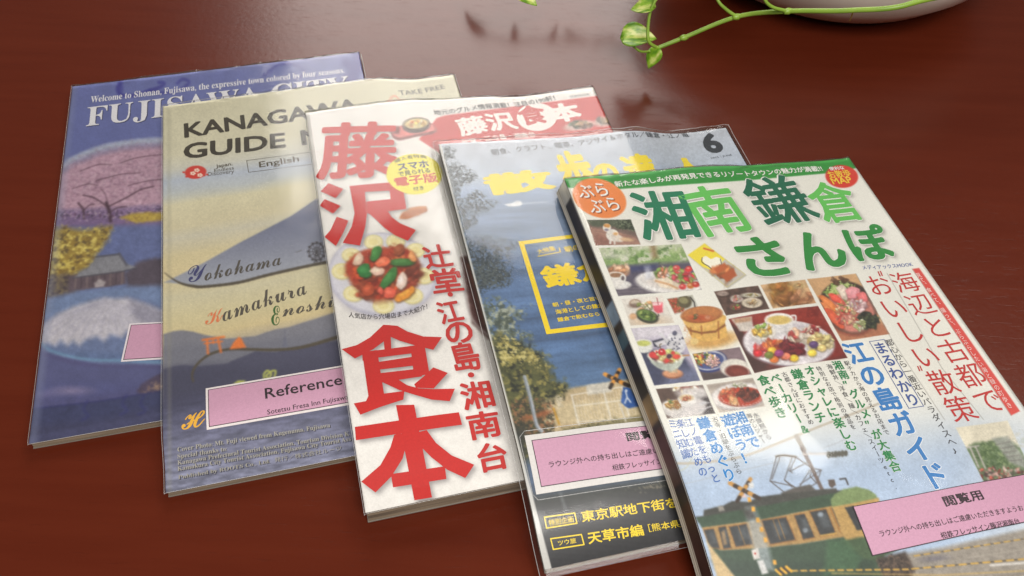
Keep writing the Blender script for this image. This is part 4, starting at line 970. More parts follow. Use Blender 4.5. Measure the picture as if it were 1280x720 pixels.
# ================================================================== 5: food and walks book, uppermost
def magazine_green():
    mg = Mag(4, 'green titled walking book with food photos and a train, uppermost at the right', .0004); cv = Canvas(mg)
    ya, yb, yc, yd, ye, yf, yg, yh = zm(700, 200, 3.6), zm(880, 190, 3.6), zm(770, 360, 4.5), zm(880, 340, 4), zm(820, 420, 3.6), zm(1000, 330, 3.6), zm(840, 540, 4), zm(1040, 520, 3.6)
    cv.fill((236, 234, 224))
    # sky of the train picture fading out of the white page
    S = cv.B+.10*(cv.A-860); t = np.clip((S-512)/110, 0, 1); t = (t*t*(3-2*t))[..., None]
    sky = np.array([172, 190, 214.])*(1-.0) + np.clip((cv.A-1180)/100, 0, 1)[..., None]*np.array([30, 22, 10.])
    cv.rgb[:] = cv.rgb*(1-t)+t*sky/255
    # ---- train
    cv.wob = .2
    cv.line([(835, 575), (842, 579), (880, 578), (930, 570), (985, 549), (1022, 534), (1064, 518), (1110, 500)], 3.0, (190, 180, 164), .9, .9, True)
    cv.line([(850, 606), (910, 592), (1000, 570), (1060, 548)], .8, (170, 172, 176), .5, .7, True); cv.line([(846, 590), (860, 582), (868, 560)], 1.2, (196, 196, 170), .6, .8, True)
    gy = (92, 84, 80)
    cv.line([yg(622, 20), yg(660, 90)], 5.5, (160, 152, 142), .8, .9); cv.line([yg(650, 80), yg(700, 180), yg(752, 292)], 4.4, (112, 98, 92), .8)
    cv.line([yg(655, 110), yg(780, 110)], 2.2, (206, 200, 196), .8, .9); cv.line([yg(640, 60), yg(700, 110), yg(780, 100)], .8, (150, 146, 142), .5, .8)
    for k in range(6): cv.ell(yg(784+k*17, 114-k*1.5), 2.6, 4.2-.5*(k % 2), (94, 92, 84), .7)
    cv.line(zl(yg, [(520, 122), (560, 116), (620, 124)]), 2.6, (104, 96, 84), .7)
    for P in ([(522, 126), (490, 245), (560, 300)], [(490, 245), (610, 272)], [(600, 128), (562, 240), (640, 296)], [(562, 240), (600, 275)], [(540, 124), (500, 236)], [(620, 126), (700, 182), (746, 190)], [(746, 190), (722, 256), (650, 296)],
              [(690, 190), (640, 270)], [(590, 196), (680, 150)], [(584, 190), (602, 204)], [(746, 190), (640, 262)], [(700, 182), (690, 220), (722, 256)], [(620, 126), (590, 190)]):
        cv.line(zl(yg, P), 1.15, gy, .5, .95)
    cv.poly(zl(yg, [(780, 240), (812, 236), (820, 264), (800, 280), (786, 270)]), (98, 86, 80), .7); cv.line(zl(yg, [(840, 236), (868, 232), (880, 262)]), 2, (70, 66, 64), .6)
    cv.poly(zl(yg, [(545, 305), (610, 278), (690, 262), (720, 290), (820, 280), (830, 300), (560, 330)]), (92, 88, 84), 1.2)
    cv.poly(zl(yg, [(120, 424), (155, 420), (160, 390), (260, 366), (300, 345), (380, 350), (430, 325), (560, 308), (760, 288), (850, 292), (850, 350), (440, 440), (130, 450)]), (74, 74, 70), 1.2)
    cv.poly(zl(yg, [(228, 372), (255, 368), (262, 392), (236, 398)]), (150, 146, 138), 1)
    cv.poly(zl(yg, [(120, 430), (440, 372), (640, 336), (840, 300), (1000, 300), (960, 350), (640, 402), (440, 442), (150, 482)]), (66, 84, 68), 1.2)
    cv.poly(zl(yg, [(150, 478), (440, 440), (640, 400), (840, 362), (1000, 336), (1000, 505), (640, 562), (440, 584), (240, 594), (176, 548)]), (172, 138, 88), 1)
    cv.poly(zl(yg, [(176, 544), (240, 592), (440, 582), (640, 560), (1000, 503), (1100, 700), (1000, 760), (300, 780)]), (64, 82, 66), 1.2)
    cv.poly(zl(yg, [(200, 640), (440, 650), (1000, 640), (1040, 760), (280, 780)]), (56, 70, 60), 5, .7)
    for Q in ([(160, 490), (208, 484), (238, 582), (190, 576)], [(232, 478), (268, 472), (296, 578), (258, 584)], [(285, 474), (372, 460), (404, 560), (320, 573)], [(450, 444), (570, 426), (616, 538), (492, 560)], [(612, 418), (662, 408), (712, 525), (656, 536)],
              [(690, 400), (770, 386), (818, 506), (744, 520)], [(798, 380), (832, 374), (862, 466), (836, 472)], [(866, 374), (930, 362), (980, 480), (918, 492)]):
        P = np.array(zl(yg, Q)); m = P.mean(0)
        cv.poly(m+(P-m)*1.1, (152, 104, 58), 1.0, .8); cv.poly(P, (64, 66, 68), .9)
        cv.poly(m+(P-m)*np.array([.5, .55])+[2, -2], (98, 104, 108), 2.5, .6)
    for x in (330, 505, 530): cv.line(zl(yg, [(x, 468-(x-330)*.16), (x+36, 566-(x-330)*.16)]), .9, (170, 126, 70), .5, .9)
    cv.ell(yg(742, 412), 3.5, 3, (160, 172, 184), 1.2, .8); cv.ell(yg(666, 492), 3, 3, (150, 160, 170), 1.2, .7); cv.poly(zl(yg, [(246, 500), (262, 490), (276, 560), (258, 566)]), (200, 160, 110), 1, .6)
    cv.line(zl(yg, [(790, 380), (840, 500)]), 1, (156, 104, 52), .5); cv.line(zl(yg, [(745, 518), (820, 506)]), 2, (220, 176, 92), .7, .8)
    # front of the train
    cv.poly(zl(yh, [(-6, 378), (12, 352), (50, 330), (110, 318), (165, 332), (195, 352), (208, 374), (90, 398), (0, 412)]), (124, 142, 96), 1.2)
    cv.poly(zl(yh, [(0, 410), (100, 392), (210, 368), (240, 470), (230, 560), (120, 562), (60, 560)]), (184, 150, 94), 1.2)
    cv.poly(zl(yh, [(58, 412), (98, 404), (150, 510), (112, 514)]), (60, 62, 64), 1)
    cv.poly(zl(yh, [(40, 565), (120, 545), (240, 540), (300, 600), (200, 650), (140, 640)]), (74, 94, 68), 2)
    cv.poly(zl(yh, [(-20, 560), (60, 556), (130, 640), (110, 700), (-40, 720)]), (72, 104, 74), 4, .7)
    # road, stripes, barrier
    cv.poly(zl(yh, [(330, 620), (500, 590), (1000, 480), (1100, 800), (300, 800)]), (150, 142, 132), 3); cv.poly(zl(yh, [(200, 640), (330, 610), (370, 690), (360, 730), (230, 730)]), (74, 64, 58), 2.5)
    cv.clumps(zl(yh, [(200, 640), (330, 610), (370, 690), (360, 730), (230, 730)]), [(50, 44, 42), (110, 92, 80)], .3, .5, 301, .1, .8)
    cv.ell(yh(460, 642), 16, 3.5, (112, 108, 116), 2.5, .8, -.1); cv.line(zl(yh, [(715, 672), (900, 658)]), 3, (214, 210, 204), 1, .9); cv.line(zl(yh, [(600, 640), (1000, 580)]), 1.2, (170, 162, 150), .8, .7)
    def dashed(a, b, wd, n):
        a, b = np.array(a), np.array(b)
        cv.line([a, b], wd, (84, 74, 58), .6, .8)
        for k in range(n): cv.line([a+(b-a)*k/n, a+(b-a)*(k+.55)/n], wd, (222, 176, 84), .6, .9)
    dashed(yg(600, 694), yh(360, 690), 2.2, 13); dashed(yh(360, 688), yh(1000, 632), 2.0, 12); dashed(yh(370, 630), yh(1000, 532), 1.4, 14)
    cv.line([yh(0, 708), yh(500, 716), yh(1000, 690)], 2, (206, 170, 96), 1, .6)
    for k in range(5): cv.line([yg(520+k*13, 690-k*4), yg(545+k*13, 712-k*4)], 3.4, [(222, 170, 60), (66, 56, 44)][k % 2], .7)
    cv.poly(zl(yg, [(172, 545), (200, 580), (320, 730), (230, 740)]), (204, 178, 132), 1.5)
    cv.poly(zl(yg, [(370, 380), (410, 372), (440, 440), (480, 560), (510, 690), (450, 690), (400, 560), (380, 470)]), (160, 168, 172), 3.5, .75)
    cv.poly(zl(yg, [(350, 390), (400, 380), (420, 430), (380, 440)]), (74, 70, 68), 2.5, .8)
    cv.poly(zl(yg, [(396, 592), (430, 580), (440, 630), (410, 640)]), (212, 206, 200), 1); cv.ell(yg(416, 608), 1.3, 1.3, (170, 60, 50), .5); cv.poly(zl(yg, [(425, 645), (456, 640), (482, 705), (450, 712)]), (206, 206, 204), 1.2)
    for p in ((385, 338), (405, 386), (428, 440), (446, 488), (466, 540), (512, 652)): cv.poly(zl(yg, [(p[0]-8, p[1]-12), (p[0]+8, p[1]-12), (p[0]+12, p[1]+10), (p[0]-5, p[1]+12)]), (232, 170, 72), .8)
    for a, b in (((290, 256), (436, 332)), ((392, 236), (326, 346))):
        for k in range(6):
            q = lambda t: yg(a[0]+(b[0]-a[0])*t, a[1]+(b[1]-a[1])*t); cv.line([q(k/6), q((k+1)/6)], 5.2, [(196, 146, 82), (70, 60, 54)][k % 2], .7)
    cv.poly(zl(yg, [(380, 256), (406, 252), (410, 276), (392, 284)]), (206, 206, 204), 1); cv.poly(zl(yg, [(350, 328), (362, 306), (374, 326)]), (226, 200, 196), .8)
    photos.clear()
    # small street picture
    L = photo(cv, [yh(556, 52), yh(790, 20), yh(920, 300), yh(700, 330)])
    L.fill((226, 218, 196)); L.poly(zl(yh, [(600, 150), (640, 120), (700, 115), (760, 96), (800, 110), (940, 200), (940, 320), (690, 320)]), (106, 124, 92), 2)
    L.clumps(zl(yh, [(610, 140), (700, 115), (780, 100), (840, 170), (800, 250), (680, 220)]), [(70, 92, 58), (140, 156, 112), (88, 108, 72)], .3, .5, 310, .1, .9)
    L.poly(zl(yh, [(720, 100), (790, 90), (860, 180), (880, 240), (800, 210)]), (160, 160, 156), 2, .8)
    for k in range(5): L.line(zl(yh, [(738+k*16, 130+k*18), (800+k*14, 116+k*20)]), 1.2, (120, 116, 112), .6, .8)
    L.line(zl(yh, [(606, 142), (660, 134)]), 2, (178, 174, 166), .7); L.line(zl(yh, [(622, 142), (660, 230)]), 2, (184, 180, 172), .7); L.line(zl(yh, [(646, 138), (690, 235)]), 2, (184, 180, 172), .7)
    L.blobs(yh(740, 262), 40, 9, 60, 2.4, [(196, 92, 80), (150, 70, 62), (206, 190, 176), (90, 76, 72), (200, 160, 150)], 31)
    cv.clumps(zl(yh, [(800, 90), (870, 40), (900, 120), (850, 180)]), [(176, 184, 170), (206, 206, 198)], .25, .5, 315, .1, .6)
    cv.wob = 0; W_ = Layer(cv, cv.sl, cv.A, cv.B, t[..., 0]*.999, 1.4); W_.develop(.6, .05, .05, 7)
    # ---- head of the page
    G = (54, 146, 62)
    cv.poly([(690, 205), (1080, 188), (1082, 206), yb(640, 86), yb(540, 97), ya(860, 90), ya(500, 114), ya(250, 132), ya(120, 128), ya(36, 124)], G, .8)
    cv.ell(ya(178, 172), 34.5, 23.5, (238, 138, 72), .8, 1, .34)
    # ---- photographs
    # cat on a wall
    L = photo(cv, [ya(122, 270), ya(318, 268), ya(362, 380), ya(160, 384)])
    L.fill((120, 100, 92)); L.poly(zl(ya, [(100, 260), (330, 260), (350, 322), (240, 300), (150, 300)]), (84, 92, 74), 2)
    L.clumps(zl(ya, [(230, 262), (330, 262), (350, 325), (260, 310)]), [(60, 70, 52), (120, 130, 104), (44, 52, 40)], .35, .5, 320, .1, .9)
    L.poly(zl(ya, [(130, 300), (200, 310), (340, 345), (380, 400), (150, 400)]), (168, 128, 112), 1.5); L.poly(zl(ya, [(160, 330), (220, 350), (250, 400), (150, 400)]), (150, 104, 92), 2, .8)
    L.line(zl(ya, [(150, 318), (350, 350)]), .8, (130, 100, 90), .6, .6)
    L.ell(ya(236, 338), 8, 7.5, (232, 226, 216), .8, 1, .5); L.ell(ya(258, 352), 8, 4.5, (226, 214, 200), .9, 1, .3); L.ell(ya(300, 358), 8, 2.4, (212, 176, 140), .9, 1, .1)
    L.ell(ya(211, 304), 5.2, 5.2, (236, 230, 222), .6); L.ell(ya(208, 295), 3.2, 2.2, (214, 150, 84), .7); L.ell(ya(217, 296), 2.4, 2.4, (214, 156, 90), .6); L.ell(ya(209, 314), 2.6, 1.6, (120, 110, 130), .6, .8)
    L.line(zl(ya, [(228, 350), (226, 374)]), 2.6, (236, 230, 222), .6); L.line(zl(ya, [(244, 352), (246, 376)]), 2.4, (226, 216, 206), .6); L.ell(ya(250, 332), 3, 2, (214, 166, 112), 1)
    # breakfast table
    L = photo(cv, [ya(175, 397), ya(545, 378), ya(638, 582), ya(262, 612)])
    L.fill((160, 176, 130)); L.poly(zl(ya, [(150, 380), (560, 370), (560, 420), (150, 430)]), (206, 208, 184), 4); L.poly(zl(ya, [(170, 420), (560, 395), (600, 470), (190, 480)]), (138, 166, 104), 5)
    L.clumps(zl(ya, [(170, 400), (560, 385), (600, 460), (200, 470)]), [(110, 146, 80), (186, 200, 150), (90, 120, 70), (214, 214, 196)], .14, .5, 330, .14, .8)
    L.poly(zl(ya, [(400, 372), (430, 372), (440, 440), (416, 446)]), (150, 120, 90), 3, .8); L.poly(zl(ya, [(180, 420), (320, 420), (300, 445), (190, 440)]), (226, 222, 210), 4, .8)
    L.poly(zl(ya, [(210, 480), (600, 455), (680, 640), (230, 640)]), (92, 86, 102), 3); L.poly(zl(ya, [(230, 570), (660, 560), (660, 640), (240, 640)]), (112, 104, 112), 4, .8)
    L.poly(zl(ya, [(300, 480), (440, 466), (430, 490), (320, 505)]), (60, 66, 110), 3, .8)
    for k in range(5): L.line(zl(ya, [(240, 560+k*14), (660, 545+k*14)]), .6, (72, 66, 80), .7, .6)
    L.ell(ya(262, 502), 14, 8, (196, 148, 120), 1.5); L.blobs(ya(266, 490), 11, 4.5, 10, 4, [(206, 150, 110), (226, 190, 160), (186, 126, 92)], 33)
    L.ell(ya(266, 562), 15, 5.6, (214, 210, 206), .8); L.ell(ya(266, 558), 12.5, 4.2, (236, 234, 230), 1); L.ell(ya(254, 540), 10.5, 9, (230, 226, 220), .8); L.ell(ya(252, 518), 10, 4.2, (240, 238, 232), .7); L.ell(ya(252, 518), 8.2, 3, (150, 112, 84), .8)
    L.ell(ya(283, 532), 4, 5, (232, 228, 222), .6); L.ell(ya(283, 532), 2, 2.8, (110, 96, 100), .6)
    L.ell(ya(490, 560), 42, 13.5, (190, 186, 186), 1.2, 1, .12); L.ell(ya(490, 552), 41, 13.5, (238, 234, 230), .9, 1, .12); L.ell(ya(500, 552), 34, 9.5, (214, 206, 200), 2, 1, .12)
    L.blobs(ya(505, 520), 21, 10, 60, 3.6, [(150, 176, 92), (206, 120, 90), (236, 214, 190), (222, 150, 120), (120, 150, 76)], 34, .1); L.blobs(ya(560, 525), 15, 8, 30, 3.6, [(214, 84, 96), (232, 150, 160), (150, 170, 90), (206, 60, 66)], 35)
    L.poly(zl(ya, [(420, 540), (480, 528), (540, 560), (520, 585), (450, 570)]), (236, 220, 196), 1.2, .9); L.line(zl(ya, [(432, 544), (490, 560), (530, 578)]), 2.6, (206, 160, 120), .9, .9)
    for p, c_ in (((552, 570), (206, 70, 70)), ((588, 566), (200, 120, 60)), ((612, 560), (190, 60, 50)), ((580, 490), (214, 60, 60)), ((524, 486), (206, 80, 80))): L.ell(ya(*p), 4.6, 3.6, c_, .8); L.ell((ya(*p)[0]-1, ya(*p)[1]-1), 1.5, 1, (240, 190, 170), .8, .8)
    L.poly(zl(ya, [(380, 478), (402, 476), (420, 530), (385, 538)]), (206, 210, 222), 2.5, .6)
    # yellow snack packet
    P = zl(ya, [(650, 375), (834, 515), (752, 572), (575, 427)])
    cv.poly([(p[0]+1, p[1]+1.2) for p in P], (150, 146, 136), 1.6, .8); cv.poly(P, (240, 220, 70), .8)
    cv.poly(zl(ya, [(742, 446), (834, 515), (752, 572), (640, 480), (690, 500)]), (196, 190, 178), .8)
    cv.poly(spline(zl(ya, [(636, 446), (655, 432), (680, 445), (704, 436), (728, 450), (722, 474), (690, 490), (660, 476), (636, 446)]), 5), (250, 246, 226), .6); cv.line(zl(ya, [(640, 440), (640, 460), (668, 478), (690, 492), (724, 476), (722, 446)]), 1.0, (70, 60, 50), .5, 1, True)
    cv.blobs(ya(738, 505), 12, 7, 8, 6.2, [(190, 104, 60), (206, 126, 76), (170, 86, 50)], 36, .6); cv.poly(zl(ya, [(692, 490), (740, 462), (756, 482), (712, 512)]), (190, 100, 58), 1.2); cv.poly(zl(ya, [(722, 520), (780, 486), (796, 520), (752, 548)]), (178, 92, 54), 1.2)
    cv.line(zl(ya, [(648, 398), (690, 410)]), 2.4, (214, 120, 60), .7)
    # pans and drink
    L = photo(cv, [yc(30, 62), yc(262, 42), yc(330, 196), yc(82, 212)])
    L.fill((226, 220, 210)); L.ell(yc(176, 190), 24, 7, (206, 180, 150), 5, .8); L.ell(yc(108, 86), 7.5, 5.2, (150, 120, 104), .8); L.ell(yc(108, 82), 6, 3.2, (206, 190, 170), .8); L.ell(yc(104, 100), 8, 3, (120, 100, 90), 1.2, .7)
    L.blobs(yc(165, 100), 10, 5, 18, 2.6, [(220, 160, 110), (236, 220, 190), (150, 160, 90)], 37); L.poly(zl(yc, [(202, 82), (262, 80), (264, 136), (236, 144), (216, 130)]), (222, 98, 112), 1); L.poly(zl(yc, [(204, 84), (258, 82), (250, 96), (208, 98)]), (240, 210, 210), 1); L.line(zl(yc, [(230, 56), (238, 92)]), 1, (150, 60, 70), .5)
    L.ell(yc(176, 160), 14.5, 8.2, (60, 62, 52), .9, 1, .28); L.ell(yc(172, 152), 12.5, 6.4, (110, 136, 72), .9, 1, .28); L.blobs(yc(172, 152), 9, 4, 22, 2, [(90, 120, 56), (150, 166, 90), (70, 96, 50)], 38, .28); L.line(zl(yc, [(225, 164), (242, 156), (238, 148)]), 1.2, (60, 60, 52), .6); L.ell(yc(96, 160), 4.5, 4, (214, 170, 130), 1.2)
    # jar
    L = photo(cv, [yc(286, 60), yc(430, 38), yc(470, 120), yc(330, 150)])
    L.fill((206, 206, 196)); L.poly(zl(yc, [(290, 60), (430, 38), (436, 70), (300, 100)]), (150, 146, 126), 3, .7); L.poly(zl(yc, [(290, 64), (340, 56), (392, 96), (380, 130), (330, 142)]), (176, 78, 58), 1.2); L.clumps(zl(yc, [(292, 64), (340, 58), (390, 96), (378, 130), (332, 140)]), [(120, 60, 44), (214, 130, 96), (96, 110, 60)], .4, .5, 340, .1, .8)
    L.ell(yc(386, 78), 9, 8, (92, 84, 62), 1, 1, .3); L.ell(yc(380, 70), 6, 4, (140, 134, 96), 1, 1, .3); L.line(zl(yc, [(418, 52), (440, 80), (444, 108)]), 1.6, (60, 56, 54), .6)
    cv.wob = .25
    # stack of pancakes (cut out)
    cv.ell(yc(540, 300), 33, 11, (222, 200, 160), 4, .9, -.15); cv.ell(yc(540, 292), 30, 9, (206, 156, 84), 3, .9, -.15)
    cv.poly(spline(zl(yc, [(366, 160), (394, 215), (420, 270), (450, 294), (520, 300), (600, 284), (626, 262), (612, 200), (600, 150), (366, 160)]), 4), (222, 176, 96), 1)
    cv.poly(zl(yc, [(392, 212), (420, 234), (480, 248), (560, 238), (612, 200), (616, 212), (560, 250), (480, 258), (414, 244)]), (120, 70, 40), 1.2, .9)
    cv.poly(zl(yc, [(366, 160), (380, 185), (440, 210), (530, 208), (596, 176), (600, 190), (530, 222), (440, 224), (384, 202)]), (232, 190, 116), 1.5, .7)
    cv.ell(yc(482, 150), 25.8, 10.4, (150, 86, 48), .9, 1, -.08); cv.ell(yc(482, 147), 24.6, 9.4, (188, 122, 72), 1.2, 1, -.08); cv.ell(yc(470, 168), 14, 4, (176, 70, 40), 2, .7)
    for x, y0, y1 in ((480, 215, 262), (575, 190, 280), (420, 225, 260)): cv.line([yc(x, y0), yc(x+3, y1)], 2, (150, 84, 44), 1, .7)
    cv.blobs(yc(445, 160), 4, 2.5, 6, 2, [(110, 100, 60), (190, 150, 110)], 41); cv.ell(yc(515, 165), 3.5, 2.4, (196, 130, 96), 1); cv.ell(yc(440, 300), 5.5, 4.2, (226, 196, 130), 1); cv.clumps(zl(yc, [(360, 200), (390, 205), (420, 290), (400, 330), (372, 260)]), [(206, 160, 130), (236, 210, 180)], .3, .5, 345, .1, .7)
    cv.wob = 0
    # evening snacks on dark wood
    L = photo(cv, [yd(50, 98), yd(270, 68), yd(328, 185), yd(110, 218)])
    L.fill((88, 66, 58)); L.noise(.2, .3, 5)
    for p, rx, ry, c_ in (((164, 134), 8, 5, (206, 190, 180)), ((236, 116), 12.5, 3, (206, 200, 180)), ((240, 154), 13, 6.5, (220, 206, 184)), ((94, 108), 7, 3, (170, 150, 140)), ((158, 174), 7.5, 4.6, (120, 84, 74))):
        q = yd(*p); L.ell((q[0]+.6, q[1]+1.4), rx, ry, (50, 36, 32), 1.4, .8); L.ell(q, rx, ry, c_, .8); L.ell(q, rx*.72, ry*.68, tuple(v*.86 for v in c_), 1)
    L.blobs(yd(164, 132), 5, 3, 10, 1.6, [(206, 120, 110), (236, 214, 206), (150, 160, 110)], 42); L.blobs(yd(240, 152), 6, 3, 12, 2, [(206, 170, 120), (150, 110, 80), (226, 200, 160)], 43); L.blobs(yd(158, 176), 5, 3, 10, 1.8, [(196, 70, 60), (110, 130, 70), (206, 130, 90)], 44); L.blobs(yd(236, 116), 9, 1.6, 10, 1.4, [(190, 160, 110), (150, 140, 90)], 45)
    # fried chicken
    L = photo(cv, [yd(282, 65), yd(505, 38), yd(560, 155), yd(345, 183)])
    L.fill((206, 168, 126)); L.noise(.15, .2, 6); L.poly(zl(yd, [(400, 170), (540, 90), (580, 160), (420, 190)]), (190, 140, 100), 3, .8); L.ell(yd(478, 66), 9, 4, (206, 176, 130), 1.2)
    L.blobs(yd(395, 100), 15, 12, 16, 6.8, [(206, 150, 76), (190, 130, 62), (222, 172, 100), (170, 110, 56)], 46); L.blobs(yd(420, 140), 14, 7, 12, 6.2, [(176, 118, 66), (196, 140, 84), (150, 98, 58)], 47, -.3); L.blobs(yd(490, 130), 14, 6, 8, 5.5, [(206, 150, 110), (190, 130, 92)], 48, -.2); L.blobs(yd(478, 66), 6, 2, 8, 2, [(226, 190, 130), (190, 140, 90)], 49)
    # sashimi bowl
    L = photo(cv, [yd(515, 35), yd(760, 8), yd(928, 310), yd(690, 345)])
    L.fill((206, 164, 120)); L.poly(zl(yd, [(640, 280), (940, 250), (950, 350), (680, 360)]), (176, 112, 84), 4, .9)
    L.ell(yd(722, 176), 37.5, 31, (66, 52, 46), 1.2, 1, .5); L.ell(yd(730, 200), 35, 29, (150, 84, 66), 1.5, 1, .5); L.ell(yd(728, 190), 34, 28, (84, 66, 56), 1.5, 1, .5); L.ell(yd(734, 196), 31, 25, (206, 130, 116), 2, 1, .5)
    L.clumps(zl(yd, [(600, 100), (640, 60), (700, 40), (760, 60), (720, 100), (640, 130)]), [(140, 166, 86), (110, 140, 66), (186, 200, 130)], .25, .42, 350, .1, .95); L.blobs(yd(668, 44), 11, 4, 10, 3.2, [(96, 66, 50), (120, 90, 66)], 50)
    def leaf(pts, c_): P = spline(zl(yd, pts), 4); L.poly([(p[0]+.6, p[1]+1.2) for p in P], tuple(v*.5 for v in c_), 1.4, .7); L.poly(P, c_, .8); m = P.mean(0); L.poly([(m[0]+(p[0]-m[0])*.55-.6, m[1]+(p[1]-m[1])*.5-.6) for p in P], tuple(min(255, v*1.12+14) for v in c_), 1.5, .7)
    leaf([(572, 120), (600, 118), (660, 170), (650, 200), (600, 160)], (226, 130, 72)); leaf([(580, 150), (610, 160), (680, 230), (690, 260), (630, 220)], (232, 140, 84)); leaf([(620, 110), (650, 108), (700, 150), (690, 162), (640, 140)], (222, 84, 70))
    leaf([(660, 80), (690, 62), (716, 90), (714, 140), (690, 130)], (214, 196, 180)); leaf([(706, 90), (740, 72), (780, 90), (760, 130), (720, 130)], (232, 150, 156)); leaf([(760, 110), (800, 100), (818, 140), (790, 160)], (226, 118, 118)); leaf([(600, 180), (640, 190), (700, 270), (680, 280), (620, 230)], (214, 96, 66))
    L.blobs(yd(760, 170), 12, 8, 34, 3, [(232, 190, 190), (240, 220, 216), (206, 150, 156)], 51); L.blobs(yd(720, 220), 14, 10, 50, 2.6, [(222, 110, 96), (240, 170, 150), (206, 80, 70), (236, 200, 150)], 52)
    L.blobs(yd(820, 240), 13, 9, 40, 3.4, [(56, 62, 48), (40, 46, 40), (80, 86, 62)], 53); L.blobs(yd(776, 262), 7, 6, 16, 3, [(206, 206, 150), (180, 190, 120), (226, 222, 186)], 54); L.blobs(yd(700, 180), 12, 9, 20, 2.2, [(120, 150, 76), (232, 150, 110), (236, 210, 160)], 55)
    # fruit parfait with a tea pot
    L = photo(cv, [yc(85, 228), yc(352, 208), yc(472, 520), yc(215, 548)])
    L.fill((176, 168, 188)); L.poly(zl(yc, [(80, 220), (360, 200), (380, 260), (100, 300)]), (212, 206, 214), 5); L.poly(zl(yc, [(110, 350), (360, 350), (500, 560), (180, 580)]), (62, 66, 92), 3); L.poly(zl(yc, [(300, 460), (500, 440), (500, 560), (260, 560)]), (112, 118, 148), 7, .8)
    L.poly(zl(yc, [(202, 298), (276, 278), (290, 312), (240, 336), (216, 330)]), (54, 54, 70), 1); L.poly(zl(yc, [(214, 308), (276, 288), (284, 318), (236, 332)]), (216, 212, 216), 1)
    L.ell(yc(158, 330), 11, 8, (226, 226, 220), .8); L.ell(yc(154, 308), 10.5, 4.6, (236, 236, 230), .8); L.ell(yc(154, 311), 9, 3.6, (196, 200, 110), .9)
    L.ell(yc(338, 312), 12.5, 14, (206, 204, 208), 1); L.ell(yc(326, 272), 8, 4.5, (216, 214, 218), .9); L.ell(yc(330, 254), 3, 3, (90, 90, 110), .7); L.line(zl(yc, [(250, 258), (280, 290), (300, 330)]), 3.4, (206, 204, 208), .8, 1, True)
    rng = random.Random(9)
    for k in range(22): q = yc(338+rng.uniform(-46, 46), 318+rng.uniform(-44, 44)); L.poly([(q[0]-1.4, q[1]+1), (q[0], q[1]-1.4), (q[0]+1.4, q[1]+1)], (66, 68, 86), .5, .9)
    L.ell(yc(320, 486), 12.5, 5.4, (150, 96, 70), 1); L.ell(yc(318, 478), 12, 5, (214, 154, 116), 1); L.poly(zl(yc, [(290, 440), (350, 440), (344, 475), (300, 476)]), (190, 170, 140), 1.2)
    L.poly(spline(zl(yc, [(176, 372), (200, 420), (250, 456), (310, 466), (360, 440), (380, 400), (376, 376), (176, 372)]), 4), (190, 196, 184), 1); L.poly(zl(yc, [(200, 420), (250, 456), (310, 466), (300, 440), (230, 420)]), (150, 156, 148), 3, .6)
    L.ell(yc(278, 384), 22.4, 8.6, (222, 222, 210), .8, 1, .05); L.ell(yc(278, 384), 20.4, 7.2, (236, 226, 196), 1, 1, .05)
    L.blobs(yc(275, 382), 17, 6, 34, 3.6, [(232, 206, 110), (214, 70, 66), (236, 220, 150), (96, 56, 70), (200, 206, 120)], 56); L.ell(yc(258, 360), 4.6, 4.2, (206, 44, 48), .8); L.ell(yc(256, 356), 1.4, 1, (250, 190, 190), .6); L.line(zl(yc, [(256, 350), (246, 322), (256, 314)]), .9, (90, 70, 40), .5, 1, True); L.ell(yc(206, 376), 4.6, 3.8, (214, 66, 66), .8); L.ell(yc(340, 386), 5, 3, (214, 80, 66), .8); L.ell(yc(300, 384), 3.4, 3, (74, 46, 66), .8)
    L.line(zl(yc, [(376, 380), (410, 378)]), 2, (176, 130, 96), .7)
    # rice bowl with dip
    L = photo(cv, [yc(430, 370), yc(695, 333), yc(762, 485), yc(492, 520)])
    L.fill((112, 92, 98)); L.poly(zl(yc, [(560, 340), (700, 330), (730, 410), (620, 400)]), (140, 120, 126), 4, .8); L.poly(zl(yc, [(480, 470), (620, 480), (620, 530), (490, 530)]), (66, 56, 56), 3, .8)
    L.ell(yc(526, 412), 22, 14, (44, 56, 112), 1, 1, -.1); L.ell(yc(526, 408), 20.4, 12.2, (212, 210, 214), .8, 1, -.1); L.ell(yc(526, 409), 18.4, 10.6, (70, 82, 132), 1, 1, -.1)
    L.blobs(yc(490, 396), 13, 8, 46, 2.6, [(120, 146, 66), (214, 170, 80), (196, 70, 56), (226, 206, 140), (80, 110, 50)], 57); L.blobs(yc(545, 412), 9, 7.5, 60, 1.5, [(232, 186, 176), (240, 206, 196), (220, 168, 160)], 58)
    L.ell(yc(672, 452), 19.5, 12, (196, 188, 180), .9, 1, .1); L.ell(yc(672, 450), 18, 10.6, (222, 216, 206), .8, 1, .1); L.ell(yc(682, 470), 15, 8, (112, 46, 40), 1.2, 1, .1); L.ell(yc(690, 476), 9, 4.5, (140, 62, 52), 2, .7, .1)
    # the large plate
    L = photo(cv, [yd(122, 235), yd(570, 170), yd(718, 430), yd(252, 505)])
    L.fill((128, 44, 38)); L.poly(zl(yd, [(240, 215), (580, 165), (620, 260), (480, 250), (260, 250)]), (150, 54, 44), 4, .8); L.clumps(zl(yd, [(440, 180), (600, 165), (640, 260), (520, 250)]), [(170, 76, 60), (110, 34, 32)], .15, .5, 360, .15, .6); L.poly(zl(yd, [(110, 240), (200, 300), (250, 420), (330, 460), (260, 520), (110, 330)]), (62, 40, 38), 3, .9); L.poly(zl(yd, [(260, 470), (500, 470), (720, 420), (720, 450), (260, 520)]), (72, 42, 40), 4, .8)
    L.poly(zl(yd, [(136, 236), (238, 222), (246, 276), (222, 298), (180, 296)]), (206, 196, 186), 1.2); L.poly(zl(yd, [(146, 236), (234, 224), (234, 246), (156, 256)]), (176, 130, 96), 1.4, .8)
